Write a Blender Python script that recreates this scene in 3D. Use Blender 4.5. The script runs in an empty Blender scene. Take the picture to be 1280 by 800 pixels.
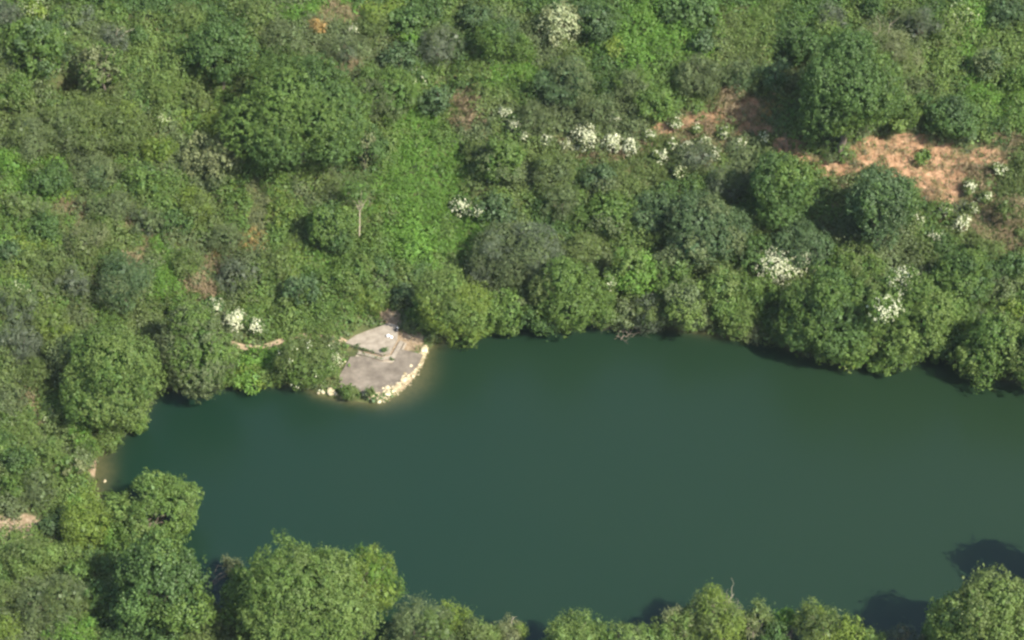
import bpy, math, time
import numpy as np
from mathutils import Vector

T0 = time.time()
scene = bpy.context.scene
COL = scene.collection
R = np.random.default_rng(20)
rad = math.radians

# ------------------------------------------------------------------ viewing geometry
PITCH, DIST, FPX = rad(42), 320.0, 3200.0          # the aircraft hangs 320 m from the lake edge, looking down 42 degrees
CP, SP = math.cos(PITCH), math.sin(PITCH)
CAM = np.array([0.0, -DIST * CP, DIST * SP])
FWD, UPV = np.array([0, CP, -SP]), np.array([0, SP, CP])
EXPOSURE = 1.28
SUN_AZ, SUN_EL = rad(48), rad(47)                  # shadows run towards (-x, +y)


def ray(px, py):
    px, py = np.asarray(px, float), np.asarray(py, float)
    d = FWD + np.multiply.outer((px - 640) / FPX, np.array([1.0, 0, 0])) + np.multiply.outer((400 - py) / FPX, UPV)
    return d


def at_z(px, py, z=0.0):
    d = ray(px, py)
    t = (z - CAM[2]) / d[..., 2]
    return CAM + d * t[..., None]


def to_px(p):
    v = p - CAM
    f = v @ FWD
    return 640 + FPX * v[..., 0] / f, 400 - FPX * (v @ UPV) / f


# ------------------------------------------------------------------ noise
def _hash(i, j, s):
    n = (i * 374761393 + j * 668265263 + s * 974634777) & 0x7FFFFFFF
    n = ((n ^ (n >> 13)) * 1274126177) & 0x7FFFFFFF
    return ((n ^ (n >> 16)) & 0xFFFF) / 65535.0


def vnoise(x, y, s=0):
    x, y = np.asarray(x, float), np.asarray(y, float)
    i, j = np.floor(x).astype(np.int64), np.floor(y).astype(np.int64)
    u, v = x - i, y - j
    u, v = u * u * (3 - 2 * u), v * v * (3 - 2 * v)
    return (_hash(i, j, s) * (1 - u) + _hash(i + 1, j, s) * u) * (1 - v) + (_hash(i, j + 1, s) * (1 - u) + _hash(i + 1, j + 1, s) * u) * v


def fbm(x, y, s=0, o=3):
    a, t, w = 0, 0.0, 0.0
    for k in range(o):
        t = t + vnoise(np.asarray(x) * 2 ** k, np.asarray(y) * 2 ** k, s + k) * 0.5 ** k
        w += 0.5 ** k
    return t / w


def sstep(a, b, x):
    t = np.clip((x - a) / (b - a), 0, 1)
    return t * t * (3 - 2 * t)


# ------------------------------------------------------------------ the lake and the land
LAKE_PX = [(118, 604), (121, 575), (142, 548), (168, 525), (186, 500), (200, 484), (240, 488), (290, 480), (340, 478), (380, 482),
           (398, 494), (425, 500), (450, 503), (476, 505), (497, 495), (513, 478), (526, 460), (536, 437), (560, 421), (600, 414),
           (640, 402), (700, 408), (760, 402), (830, 408), (900, 418), (960, 422), (1000, 440), (1060, 455), (1120, 455),
           (1165, 440), (1200, 448), (1250, 472), (1320, 480), (1420, 490), (1640, 520), (1800, 640), (1700, 750), (1500, 775), (1420, 775), (1345, 795),
           (1290, 825), (1180, 838), (1050, 845), (900, 850), (760, 850), (650, 850), (520, 835), (400, 812), (320, 795), (265, 765), (215, 722),
           (160, 676), (130, 640)]
_l = np.array(LAKE_PX, float)
LAKE = at_z(_l[:, 0], _l[:, 1])[:, :2]


def poly_dist(x, y, P):
    """signed distance to polygon P: positive outside; and the nearest point on its edge"""
    x, y = np.asarray(x, float), np.asarray(y, float)
    best = np.full(x.shape, 1e18)
    nx, ny = np.zeros(x.shape), np.zeros(x.shape)
    inside = np.zeros(x.shape, bool)
    for k in range(len(P)):
        (ax, ay), (bx, by) = P[k], P[(k + 1) % len(P)]
        ex, ey = bx - ax, by - ay
        t = np.clip(((x - ax) * ex + (y - ay) * ey) / (ex * ex + ey * ey), 0, 1)
        qx, qy = ax + t * ex, ay + t * ey
        d = (x - qx) ** 2 + (y - qy) ** 2
        m = d < best
        best = np.where(m, d, best)
        nx, ny = np.where(m, qx, nx), np.where(m, qy, ny)
        c = (ay > y) != (by > y)
        with np.errstate(divide='ignore', invalid='ignore'):
            inside ^= c & (x < ex * (y - ay) / (ey if ey else 1e-9) + ax)
    s = np.sqrt(best)
    return np.where(inside, -s, s), nx, ny


PAD_PX = [(415, 440), (440, 426), (462, 413), (486, 402), (505, 404), (515, 430), (533, 436), (520, 462), (497, 486), (474, 499), (440, 495), (405, 492), (420, 465)]
_p = np.array(PAD_PX, float)
PAD = at_z(_p[:, 0], _p[:, 1], 0.4)[:, :2]
Y_SOUTH, Y_NORTH = at_z(640, 640)[1], at_z(640, 440)[1]
SHELF_X = (at_z(250, 440)[0], at_z(560, 440)[0])


SHADE_PIT = (1e9, 1e9)


def ground(x, y):
    x, y = np.asarray(x, float), np.asarray(y, float)
    d, _, _ = poly_dist(x, y, LAKE)
    o = np.maximum(d, 0)
    k = 0.07 + 0.40 * sstep(Y_SOUTH, Y_NORTH + 6, y)
    shelf = 2.2 + 5.0 * sstep(SHELF_X[0] - 6, SHELF_X[0], x) * (1 - sstep(SHELF_X[1], SHELF_X[1] + 5, x))
    r = o - shelf
    r = 0.5 * (r + np.sqrt(r * r + 2.0)) - 0.25
    r = np.minimum(r, 140 + 0.15 * np.maximum(r - 140, 0))
    h = 0.55 * sstep(0, 1.3, o) + 0.03 * np.minimum(o, 8) + k * np.maximum(r, 0)
    amp = sstep(2, 14, o)
    h = h + amp * (2.4 * (fbm(x / 17, y / 17, 3) - .5) + 0.7 * (fbm(x / 5, y / 5, 9) - .5))
    h = h - 4.5 * (1 - sstep(.5, 1.0, np.hypot((x - SHADE_PIT[0]) / 1.9, (y - SHADE_PIT[1]) / 2.3)))  # pit sunk deep so that the gap between the bushes lies in shade
    pd, _, _ = poly_dist(x, y, PAD)
    w = 1 - sstep(-0.4, 2.5, pd)
    h = h * (1 - w) + w * np.minimum(h, 0.36)
    inn = np.maximum(-d, 0)
    soft = np.exp(-(((x - at_z(514, 474)[0]) / 7) ** 2 + ((y - at_z(514, 474)[1]) / 8) ** 2)) + np.exp(-(((x - at_z(128, 590)[0]) / 4) ** 2 + ((y - at_z(128, 590)[1]) / 5) ** 2))
    dep = (0.75 - 0.64 * np.clip(soft, 0, 1)) * inn
    return np.where(d > 0, h, -np.minimum(dep, 3.5 + 0.02 * inn) - 0.02)


_GX, _GY = np.arange(-130, 130.1, .5), np.arange(-110, 160.1, .5)
_mx, _my = np.meshgrid(_GX, _GY)
_GH = ground(_mx.ravel(), _my.ravel()).reshape(_mx.shape)
ground_exact = ground


def ground(x, y):
    """the same land, read from a half-metre table"""
    x, y = np.asarray(x, float), np.asarray(y, float)
    u, v = np.clip((x + 130) / .5, 0, len(_GX) - 1.001), np.clip((y + 110) / .5, 0, len(_GY) - 1.001)
    i, j = u.astype(int), v.astype(int)
    u, v = u - i, v - j
    return (_GH[j, i] * (1 - u) + _GH[j, i + 1] * u) * (1 - v) + (_GH[j + 1, i] * (1 - u) + _GH[j + 1, i + 1] * u) * v


def land(px, py, hc=0.0):
    """where the sight line of a pixel comes down to hc above the land or the water"""
    px, py = np.atleast_1d(np.asarray(px, float)), np.atleast_1d(np.asarray(py, float))
    d = ray(px, py)
    lo = (75 - CAM[2]) / d[:, 2]
    hi = (-2 - CAM[2]) / d[:, 2]
    ts = np.linspace(0, 1, 120)
    prev = lo.copy()
    found = np.zeros(len(px), bool)
    a, b = lo.copy(), hi.copy()
    for s in ts[1:]:
        t = lo + (hi - lo) * s
        p = CAM + d * t[:, None]
        below = p[:, 2] < np.maximum(ground(p[:, 0], p[:, 1]), 0) + hc
        m = below & ~found
        a, b = np.where(m, prev, a), np.where(m, t, b)
        found |= below
        if found.all():
            break
        prev = t
    for _ in range(14):
        t = (a + b) / 2
        p = CAM + d * t[:, None]
        below = p[:, 2] < np.maximum(ground(p[:, 0], p[:, 1]), 0) + hc
        b, a = np.where(below, t, b), np.where(below, a, t)
    return CAM + d * b[:, None]


SHADE_PIT = tuple(land(80, 97)[0][:2])
_GH = ground_exact(_mx.ravel(), _my.ravel()).reshape(_mx.shape)


# ------------------------------------------------------------------ mesh helpers
def mesh_obj(name, verts, quads, mat, parent=None, tint=None, tris=None, smooth=False, vattr=None):
    me = bpy.data.meshes.new(name)
    verts = np.ascontiguousarray(verts, np.float32)
    quads = np.zeros((0, 4), np.int32) if quads is None else np.ascontiguousarray(quads, np.int32)
    tris = np.zeros((0, 3), np.int32) if tris is None else np.ascontiguousarray(tris, np.int32)
    nq, nt = len(quads), len(tris)
    me.vertices.add(len(verts))
    me.vertices.foreach_set('co', verts.ravel())
    me.loops.add(nq * 4 + nt * 3)
    me.loops.foreach_set('vertex_index', np.concatenate([quads.ravel(), tris.ravel()]).astype(np.int32))
    me.polygons.add(nq + nt)
    me.polygons.foreach_set('loop_start', np.concatenate([np.arange(nq) * 4, nq * 4 + np.arange(nt) * 3]).astype(np.int32))
    if smooth:
        me.polygons.foreach_set('use_smooth', np.ones(nq + nt, bool))
    me.update(calc_edges=True)
    if tint is not None:
        at = me.attributes.new('tint', 'FLOAT_COLOR', 'FACE')
        c = np.ones((nq + nt, 4), np.float32)
        c[:, :3] = tint
        at.data.foreach_set('color', c.ravel())
    for k, v in (vattr or {}).items():
        at = me.attributes.new(k, 'FLOAT', 'POINT')
        at.data.foreach_set('value', np.ascontiguousarray(v, np.float32))
    if mat:
        me.materials.append(mat)
    o = bpy.data.objects.new(name, me)
    COL.objects.link(o)
    if parent is not None:
        o.parent = parent
    return o


def tag(o, label=None, category=None, group=None, kind=None):
    for k, v in (('label', label), ('category', category), ('group', group), ('kind', kind)):
        if v:
            o[k] = v
    return o


def thing(name, loc, label, category, group=None):
    o = bpy.data.objects.new(name, None)
    o.empty_display_size = 0.3
    COL.objects.link(o)
    o.location = loc
    return tag(o, label, category, group)


def unit(v):
    return v / np.maximum(np.linalg.norm(v, axis=-1, keepdims=True), 1e-9)


def leaf_quads(c, n, L, W, droop=0.0, a=None):
    """diamond leaves: centres c, normals n, lengths L, widths W -> verts, quads"""
    N = len(c)
    n = unit(n)
    if a is None:
        a = R.normal(size=(N, 3))
        a[:, 2] -= droop
    a = a - (a * n).sum(1, keepdims=True) * n
    a = unit(a)
    b = np.cross(n, a)
    L, W = np.broadcast_to(L, N)[:, None], np.broadcast_to(W, N)[:, None]
    v = np.stack([c - a * L / 2, c + b * W / 2 - n * W * .18 + a * L * .05, c + a * L / 2 - n * L * .1, c - b * W / 2 - n * W * .18 + a * L * .05], 1)
    return v.reshape(-1, 3), np.arange(N * 4).reshape(N, 4)


class Tubes:
    def __init__(self):
        self.v, self.q, self.n = [], [], 0

    def add(self, pts, radii, seg=6):
        pts = np.asarray(pts, float)
        t = unit(np.gradient(pts, axis=0))
        ref = np.array([0.31, 0.17, 0.93]) if abs(t[0, 2]) < .9 else np.array([0.9, 0.3, 0.1])
        u = unit(np.cross(t, ref))
        w = np.cross(t, u)
        th = np.arange(seg) * 2 * math.pi / seg
        ring = pts[:, None] + np.asarray(radii)[:, None, None] * (np.cos(th)[None, :, None] * u[:, None] + np.sin(th)[None, :, None] * w[:, None])
        m = len(pts)
        self.v.append(ring.reshape(-1, 3))
        i, j = np.meshgrid(np.arange(m - 1), np.arange(seg), indexing='ij')
        q = np.stack([i * seg + j, i * seg + (j + 1) % seg, (i + 1) * seg + (j + 1) % seg, (i + 1) * seg + j], -1).reshape(-1, 4) + self.n
        self.q.append(q)
        self.n += m * seg

    def limb(self, p0, p1, r0, r1, rng, n=6, wob=0.06, seg=6):
        p0, p1 = np.asarray(p0, float), np.asarray(p1, float)
        s = np.linspace(0, 1, n)[:, None]
        p = p0 + (p1 - p0) * s
        Ln = np.linalg.norm(p1 - p0)
        p[1:-1] += rng.normal(size=(n - 2, 3)) * wob * Ln
        self.add(p, np.linspace(r0, r1, n), seg)
        return p

    def build(self, name, mat, parent=None):
        return mesh_obj(name, np.concatenate(self.v), np.concatenate(self.q), mat, parent, smooth=True)


# ------------------------------------------------------------------ materials
def new_mat(name):
    m = bpy.data.materials.new(name)
    m.use_nodes = True
    nt = m.node_tree
    nt.nodes.clear()
    out = nt.nodes.new('ShaderNodeOutputMaterial')
    return m, nt, out


def N(nt, t, **kw):
    n = nt.nodes.new(t)
    for k, v in kw.items():
        if hasattr(n, k):
            setattr(n, k, v)
        else:
            n.inputs[k].default_value = v
    return n


def noise(nt, scale, detail=4, rough=0.55, coord='Object'):
    tc = N(nt, 'ShaderNodeTexCoord')
    n = N(nt, 'ShaderNodeTexNoise')
    n.inputs['Scale'].default_value = scale
    n.inputs['Detail'].default_value = detail
    n.inputs['Roughness'].default_value = rough
    nt.links.new(tc.outputs[coord], n.inputs['Vector'])
    return n


def ramp(nt, src, stops):
    r = N(nt, 'ShaderNodeValToRGB')
    e = r.color_ramp.elements
    while len(e) < len(stops):
        e.new(0.5)
    for k, (p, c) in enumerate(stops):
        e[k].position = p
        e[k].color = (*c, 1)
    nt.links.new(src, r.inputs['Fac'])
    return r


def leaf_material():
    m, nt, out = new_mat('leaf')
    at = N(nt, 'ShaderNodeAttribute', attribute_name='tint')
    pb = N(nt, 'ShaderNodeBsdfPrincipled')
    pb.inputs['Roughness'].default_value = 0.55
    pb.inputs['Specular IOR Level'].default_value = 0.3
    nt.links.new(at.outputs['Color'], pb.inputs['Base Color'])
    tr = N(nt, 'ShaderNodeBsdfTranslucent')
    mx = N(nt, 'ShaderNodeMix', data_type='RGBA', blend_type='MULTIPLY')
    mx.inputs[0].default_value = 1.0
    mx.inputs[7].default_value = (0.98, 1.2, 0.62, 1)
    nt.links.new(at.outputs['Color'], mx.inputs[6])
    nt.links.new(mx.outputs[2], tr.inputs['Color'])
    ms = N(nt, 'ShaderNodeMixShader')
    ms.inputs[0].default_value = 0.36
    nt.links.new(pb.outputs[0], ms.inputs[1])
    nt.links.new(tr.outputs[0], ms.inputs[2])
    nt.links.new(ms.outputs[0], out.inputs[0])
    return m


def matte(name, stops, scale=3.0, rough=0.85, bump=0.3, bscale=None, detail=5):
    m, nt, out = new_mat(name)
    n = noise(nt, scale, detail)
    r = ramp(nt, n.outputs['Fac'], stops)
    pb = N(nt, 'ShaderNodeBsdfPrincipled')
    pb.inputs['Roughness'].default_value = rough
    pb.inputs['Specular IOR Level'].default_value = 0.25
    nt.links.new(r.outputs['Color'], pb.inputs['Base Color'])
    n2 = noise(nt, bscale or scale * 4, 6, .65)
    b = N(nt, 'ShaderNodeBump')
    b.inputs['Strength'].default_value = bump
    b.inputs['Distance'].default_value = 0.08
    nt.links.new(n2.outputs['Fac'], b.inputs['Height'])
    nt.links.new(b.outputs[0], pb.inputs['Normal'])
    nt.links.new(pb.outputs[0], out.inputs[0])
    return m


LEAF = leaf_material()
BARK = matte('bark', [(.3, (.07, .055, .04)), (.7, (.16, .13, .10))], 6)
TAN_BARK = matte('tan_bark', [(.3, (.20, .17, .12)), (.7, (.32, .28, .20))], 5)
PALE_BARK = matte('pale_bark', [(.3, (.30, .26, .19)), (.7, (.48, .43, .34))], 5)
ROCK = matte('pale_limestone', [(.25, (.24, .20, .12)), (.5, (.44, .39, .28)), (.8, (.62, .58, .47))], 2.2, bump=.6)
_nt = ROCK.node_tree
_pb = next(n for n in _nt.nodes if n.type == 'BSDF_PRINCIPLED')
_src = _pb.inputs['Base Color'].links[0].from_socket
_oi = _nt.nodes.new('ShaderNodeObjectInfo')
_rr = ramp(_nt, _oi.outputs['Random'], [(0, (.50, .45, .36)), (.4, (.85, .82, .73)), (1, (1.1, 1.06, .98))])
_mx = N(_nt, 'ShaderNodeMix', data_type='RGBA', blend_type='MULTIPLY')
_mx.inputs[0].default_value = 1
_nt.links.new(_src, _mx.inputs[6])
_nt.links.new(_rr.outputs['Color'], _mx.inputs[7])
_nt.links.new(_mx.outputs[2], _pb.inputs['Base Color'])
CONCRETE = matte('weathered_concrete', [(.25, (.155, .128, .096)), (.5, (.220, .187, .144)), (.74, (.28, .242, .19))], 1.3, bump=.3, bscale=9, detail=9)
KERB = matte('kerb_concrete', [(.25, (.23, .19, .14)), (.75, (.33, .28, .21))], 2, bump=.2)
PLASTIC_WHITE = matte('white_plastic', [(.3, (.72, .72, .72)), (.7, (.85, .84, .82))], 5, rough=.4, bump=.4)
PLASTIC_BLACK = matte('black_plastic', [(.3, (.012, .012, .013)), (.7, (.03, .03, .032))], 5, rough=.35, bump=.4)
PATHDIRT = matte('trodden_dirt', [(.25, (.18, .125, .075)), (.55, (.29, .22, .14)), (.8, (.36, .29, .20))], 1.6)
# ------------------------------------------------------------------ what grows where (read in photograph pixels, applied on the land itself)
PAL = {  # leaf albedos: main colour, second colour
    'G': ((0.072, 0.131, 0.029), (0.098, 0.150, 0.030)),
    'B': ((.086, .180, .029), (.118, .205, .032)),
    'L': ((0.102, 0.162, 0.039), (0.125, 0.173, 0.042)),
    'Y': ((.112, .172, .029), (.140, .185, .031)),
    'O': ((0.089, 0.131, 0.036), (0.109, 0.141, 0.040)),
    'D': ((0.054, 0.103, 0.028), (0.070, 0.120, 0.030)),
    'E': ((0.057, 0.101, 0.039), (0.076, 0.117, 0.044)),
    'R': ((0.088, 0.122, 0.046), (0.110, 0.137, 0.054)),
    'P': ((0.125, 0.151, 0.062), (0.165, 0.177, 0.079)),
    'W': ((0.100, 0.116, 0.074), (0.093, 0.121, 0.067)),
    'T': ((.270, .195, .120), (.190, .150, .080)),
    'C': ((.320, .205, .070), (.220, .170, .070)),
    'X': ((.430, .430, .270), (.200, .220, .095)),
}

BARE = [(870, 152, 30, 14), (928, 135, 28, 15), (942, 164, 26, 11), (900, 145, 26, 12), (985, 185, 22, 14), (1002, 205, 38, 11), (1040, 212, 40, 11), (1105, 190, 42, 20),
        (1160, 205, 52, 33), (1180, 238, 32, 20), (1235, 195, 26, 12), (825, 160, 20, 8), (770, 182, 24, 8), (700, 177, 18, 5), (1135, 180, 38, 14)]
DIRT = [(0, 664, 50, 19), (30, 654, 20, 12), (119, 585, 8, 12), (487, 396, 14, 12), (497, 408, 12, 10), (515, 424, 16, 14), (480, 430, 34, 20), (484, 468, 40, 24),
        (320, 434, 26, 3), (430, 428, 8, 3)]

ZONES = [  # px, py, rx, ry, colour, form (g grass, b broadleaf clump, s straw), height
    (525, 175, 42, 62, 'B', 'g', .9), (548, 235, 45, 55, 'B', 'g', .9), (578, 290, 48, 45, 'B', 'g', .9), (510, 300, 30, 50, 'B', 'b', .9), (500, 240, 28, 40, 'B', 'g', .9), (560, 145, 25, 25, 'L', 'g', .8),
    (650, 92, 26, 32, 'B', 'g', .9), (600, 60, 18, 40, 'L', 'g', .8), (380, 14, 75, 14, 'B', 'g', .8), (480, 12, 30, 14, 'Y', 'b', .9), (850, 45, 60, 42, 'B', 'b', 1.0), (800, 55, 50, 40, 'B', 'b', 1.0), (830, 110, 40, 30, 'G', 'b', 1.0),
    (960, 12, 90, 14, 'B', 'g', .8), (1248, 132, 50, 22, 'B', 'g', .7), (1215, 55, 35, 40, 'B', 'b', .9), (1170, 85, 40, 26, 'L', 'b', .9), (1260, 60, 40, 50, 'L', 'b', 1.), (205, 350, 17, 48, 'B', 'g', .9), (402, 338, 24, 22, 'B', 'g', .8),
    (430, 385, 75, 34, 'G', 'b', .8), (350, 380, 40, 40, 'L', 'b', .8), (395, 415, 30, 18, 'L', 'g', .5), (455, 330, 40, 40, 'G', 'b', .9),
    (1240, 275, 62, 46, 'T', 's', .6), (1205, 300, 30, 14, 'O', 'g', .6), (1268, 225, 24, 20, 'O', 'g', .7), (925, 50, 30, 34, 'O', 'g', .7), (955, 30, 30, 20, 'L', 'g', .7),
    (418, 22, 30, 14, 'T', 's', .7), (416, 80, 14, 9, 'T', 's', .6), (555, 80, 14, 12, 'T', 's', .6), (587, 135, 16, 26, 'T', 's', .6), (521, 213, 4, 20, 'W', 's', .5), (470, 232, 16, 8, 'W', 's', .5),
    (100, 260, 20, 25, 'T', 's', .6), (182, 312, 17, 13, 'T', 's', .6), (246, 366, 24, 16, 'T', 's', .6), (75, 250, 12, 22, 'T', 's', .7), (205, 300, 14, 12, 'T', 's', .6), (285, 325, 20, 14, 'T', 's', .6), (140, 320, 16, 10, 'P', 's', .7), (272, 338, 14, 8, 'T', 's', .6), (326, 262, 15, 48, 'P', 's', .8), (186, 146, 11, 9, 'T', 's', .5), (160, 285, 20, 11, 'T', 's', .5),
    (190, 28, 20, 10, 'T', 's', .6), (295, 318, 24, 10, 'C', 's', .5), (60, 515, 20, 15, 'T', 's', .5), (40, 545, 35, 14, 'L', 'g', .5), (855, 200, 50, 30, 'O', 'g', .6), (800, 215, 40, 25, 'O', 'g', .6), (730, 200, 40, 20, 'O', 'g', .7),
    (1190, 262, 40, 18, 'W', 's', .6), (870, 178, 62, 24, 'T', 's', .6), (1215, 215, 50, 22, 'T', 's', .6), (1110, 225, 60, 14, 'T', 's', .5), (905, 122, 60, 16, 'O', 's', .6), (1255, 300, 30, 30, 'T', 's', .5), (760, 190, 60, 14, 'T', 's', .5), (700, 150, 60, 30, 'R', 'b', .9), (930, 140, 40, 22, 'C', 's', .5), (1252, 185, 34, 20, 'T', 's', .6),
    (300, 462, 40, 26, 'L', 'b', .7), (330, 462, 26, 22, 'B', 'b', .7), (428, 465, 14, 18, 'B', 'b', .5), (70, 650, 40, 50, 'L', 'b', .9), (120, 640, 30, 50, 'Y', 'b', .9), (30, 700, 40, 30, 'L', 'b', .9), (1240, 380, 40, 20, 'G', 'b', .8),
    (520, 455, 12, 20, 'O', 's', .2), (505, 430, 16, 20, 'O', 'g', .3), (30, 230, 30, 40, 'B', 'b', .8), (5, 300, 14, 20, 'B', 'b', .8), (215, 90, 50, 40, 'L', 'b', .9), (190, 60, 40, 25, 'L', 'b', .8), (100, 110, 60, 20, 'O', 'b', .9),
]


def ellipses(px, py, E):
    m = np.zeros(np.shape(px))
    for (x, y, a, b) in E:
        q = np.sqrt(((px - x) / a) ** 2 + ((py - y) / b) ** 2)
        m = np.maximum(m, 1 - sstep(.7, 1.25, q))
    return m


SITE_PX = [(431, 428), (444, 419), (458, 413), (474, 408), (486, 402), (500, 406), (507, 428), (517, 440), (533, 433), (522, 460), (500, 482), (478, 492), (445, 491), (426, 488), (424, 470), (438, 447)]
_s = np.array(SITE_PX, float)
SITE = at_z(_s[:, 0], _s[:, 1], .5)[:, :2]


# ------------------------------------------------------------------ ground sheet
def axis(a, b, step, far):
    mid = np.arange(a, b + 1e-6, step)
    g = step * 1.25 ** np.arange(1, 60)
    g = np.cumsum(g)
    g = g[g < far]
    return np.concatenate([a - g[::-1], mid, b + g])


gx, gy = axis(-84, 84, .45, 1500), axis(-78, 96, .45, 1500)
X, Y = np.meshgrid(gx, gy)
H = ground_exact(X.ravel(), Y.ravel()).reshape(X.shape)
V = np.stack([X, Y, H], -1).reshape(-1, 3)
ii, jj = np.meshgrid(np.arange(len(gy) - 1), np.arange(len(gx) - 1), indexing='ij')
w = len(gx)
Q = np.stack([ii * w + jj, ii * w + jj + 1, (ii + 1) * w + jj + 1, (ii + 1) * w + jj], -1).reshape(-1, 4)
vx, vy = to_px(V)
jit = 9 * (fbm(V[:, 0] / 1.6, V[:, 1] / 1.6, 31) - .5)
bare = ellipses(vx + jit * 2.2, vy + jit * 1.6, BARE) * (.55 + .45 * sstep(.30, .56, fbm(V[:, 0] / 1.5, V[:, 1] / 1.5, 131)))
dirt = ellipses(vx + jit * .6, vy + jit * .4, DIRT)


def ground_material():
    m, nt, out = new_mat('ground')
    n = noise(nt, .9, 6)
    litter = ramp(nt, n.outputs['Fac'], [(.3, (.045, .055, .022)), (.55, (.075, .085, .032)), (.75, (.13, .105, .055))])
    n2 = noise(nt, 1.0, 8, .78)
    scar = ramp(nt, n2.outputs['Fac'], [(.28, (.075, .05, .028)), (.42, (.20, .115, .062)), (.58, (.33, .20, .118)), (.72, (.46, .32, .205))])
    n3 = noise(nt, 1.5, 8, .75)
    tan = ramp(nt, n3.outputs['Fac'], [(.28, (.11, .085, .048)), (.5, (.24, .175, .11)), (.72, (.38, .31, .215))])
    col = litter.outputs['Color']
    for nm, src in (('bare', scar), ('dirt', tan)):
        at = N(nt, 'ShaderNodeAttribute', attribute_name=nm)
        nn = noise(nt, 1.1, 5, .7)
        mr = N(nt, 'ShaderNodeMapRange')
        mr.inputs[1].default_value, mr.inputs[2].default_value = .55, 1.0
        ad = N(nt, 'ShaderNodeMath', operation='ADD')
        ml = N(nt, 'ShaderNodeMath', operation='MULTIPLY')
        ml.inputs[1].default_value = .5
        nt.links.new(nn.outputs['Fac'], ml.inputs[0])
        nt.links.new(ml.outputs[0], ad.inputs[0])
        nt.links.new(at.outputs['Fac'], ad.inputs[1])
        nt.links.new(ad.outputs[0], mr.inputs[0])
        mx = N(nt, 'ShaderNodeMix', data_type='RGBA')
        nt.links.new(mr.outputs[0], mx.inputs[0])
        nt.links.new(col, mx.inputs[6])
        nt.links.new(src.outputs['Color'], mx.inputs[7])
        col = mx.outputs[2]
    pb = N(nt, 'ShaderNodeBsdfPrincipled')
    pb.inputs['Roughness'].default_value = .95
    pb.inputs['Specular IOR Level'].default_value = .1
    nt.links.new(col, pb.inputs['Base Color'])
    b = N(nt, 'ShaderNodeBump')
    b.inputs['Strength'].default_value = .8
    b.inputs['Distance'].default_value = .35
    nb = noise(nt, 1.7, 7, .7)
    nt.links.new(nb.outputs['Fac'], b.inputs['Height'])
    nt.links.new(b.outputs[0], pb.inputs['Normal'])
    nt.links.new(pb.outputs[0], out.inputs[0])
    return m


tag(mesh_obj('ground', V, Q, ground_material(), smooth=True, vattr={'bare': bare, 'dirt': dirt}), kind='structure')

# ------------------------------------------------------------------ water: murky, a little of the rubble bed showing where it is shallow
wx, wy = axis(-70, 90, .6, 60), axis(-70, 14, .6, 40)
WX, WY = np.meshgrid(wx, wy)
HB = ground_exact(WX.ravel(), WY.ravel())
ww = len(wx)
ii, jj = np.meshgrid(np.arange(len(wy) - 1), np.arange(ww - 1), indexing='ij')
WQ = np.stack([ii * ww + jj, ii * ww + jj + 1, (ii + 1) * ww + jj + 1, (ii + 1) * ww + jj], -1).reshape(-1, 4)
dq = poly_dist(WX.ravel(), WY.ravel(), LAKE)[0]
WQ = WQ[(dq[WQ] < 1.6).all(1)]
shallow = np.exp(np.minimum(HB, 0) / .36)


def water_material():
    m, nt, out = new_mat('murky_water')
    n = noise(nt, .035, 3)
    deep = ramp(nt, n.outputs['Fac'], [(.35, (.0040, .0168, .0094)), (.65, (.0054, .0180, .0094))])
    tc = N(nt, 'ShaderNodeTexCoord')
    sx = N(nt, 'ShaderNodeSeparateXYZ')
    nt.links.new(tc.outputs['Object'], sx.inputs[0])
    mr = N(nt, 'ShaderNodeMapRange')
    mr.inputs[1].default_value, mr.inputs[2].default_value = -45, 65
    nt.links.new(sx.outputs[0], mr.inputs[0])
    east_tint = N(nt, 'ShaderNodeMix', data_type='RGBA')  # water colour grows paler towards the east
    east_tint.inputs[7].default_value = (.0086, .0202, .0086, 1)
    nt.links.new(mr.outputs[0], east_tint.inputs[0])
    nt.links.new(deep.outputs['Color'], east_tint.inputs[6])
    at = N(nt, 'ShaderNodeAttribute', attribute_name='shallow')
    nb = noise(nt, 1.6, 5, .7)
    bed = ramp(nt, nb.outputs['Fac'], [(.3, (.040, .042, .016)), (.7, (.085, .078, .035))])
    mx = N(nt, 'ShaderNodeMix', data_type='RGBA')
    nt.links.new(at.outputs['Fac'], mx.inputs[0])
    nt.links.new(east_tint.outputs[2], mx.inputs[6])
    nt.links.new(bed.outputs['Color'], mx.inputs[7])
    pb = N(nt, 'ShaderNodeBsdfPrincipled')
    pb.inputs['Roughness'].default_value = .34
    pb.inputs['IOR'].default_value = 1.33
    nt.links.new(mx.outputs[2], pb.inputs['Base Color'])
    b = N(nt, 'ShaderNodeBump')
    b.inputs['Strength'].default_value = .12
    b.inputs['Distance'].default_value = .05
    w1 = noise(nt, 1.4, 3)
    nt.links.new(w1.outputs['Fac'], b.inputs['Height'])
    nt.links.new(b.outputs[0], pb.inputs['Normal'])
    nt.links.new(pb.outputs[0], out.inputs[0])
    return m


tag(mesh_obj('water', np.stack([WX.ravel(), WY.ravel(), np.zeros(WX.size)], -1), WQ, water_material(), smooth=True, vattr={'shallow': shallow}), kind='structure')


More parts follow.
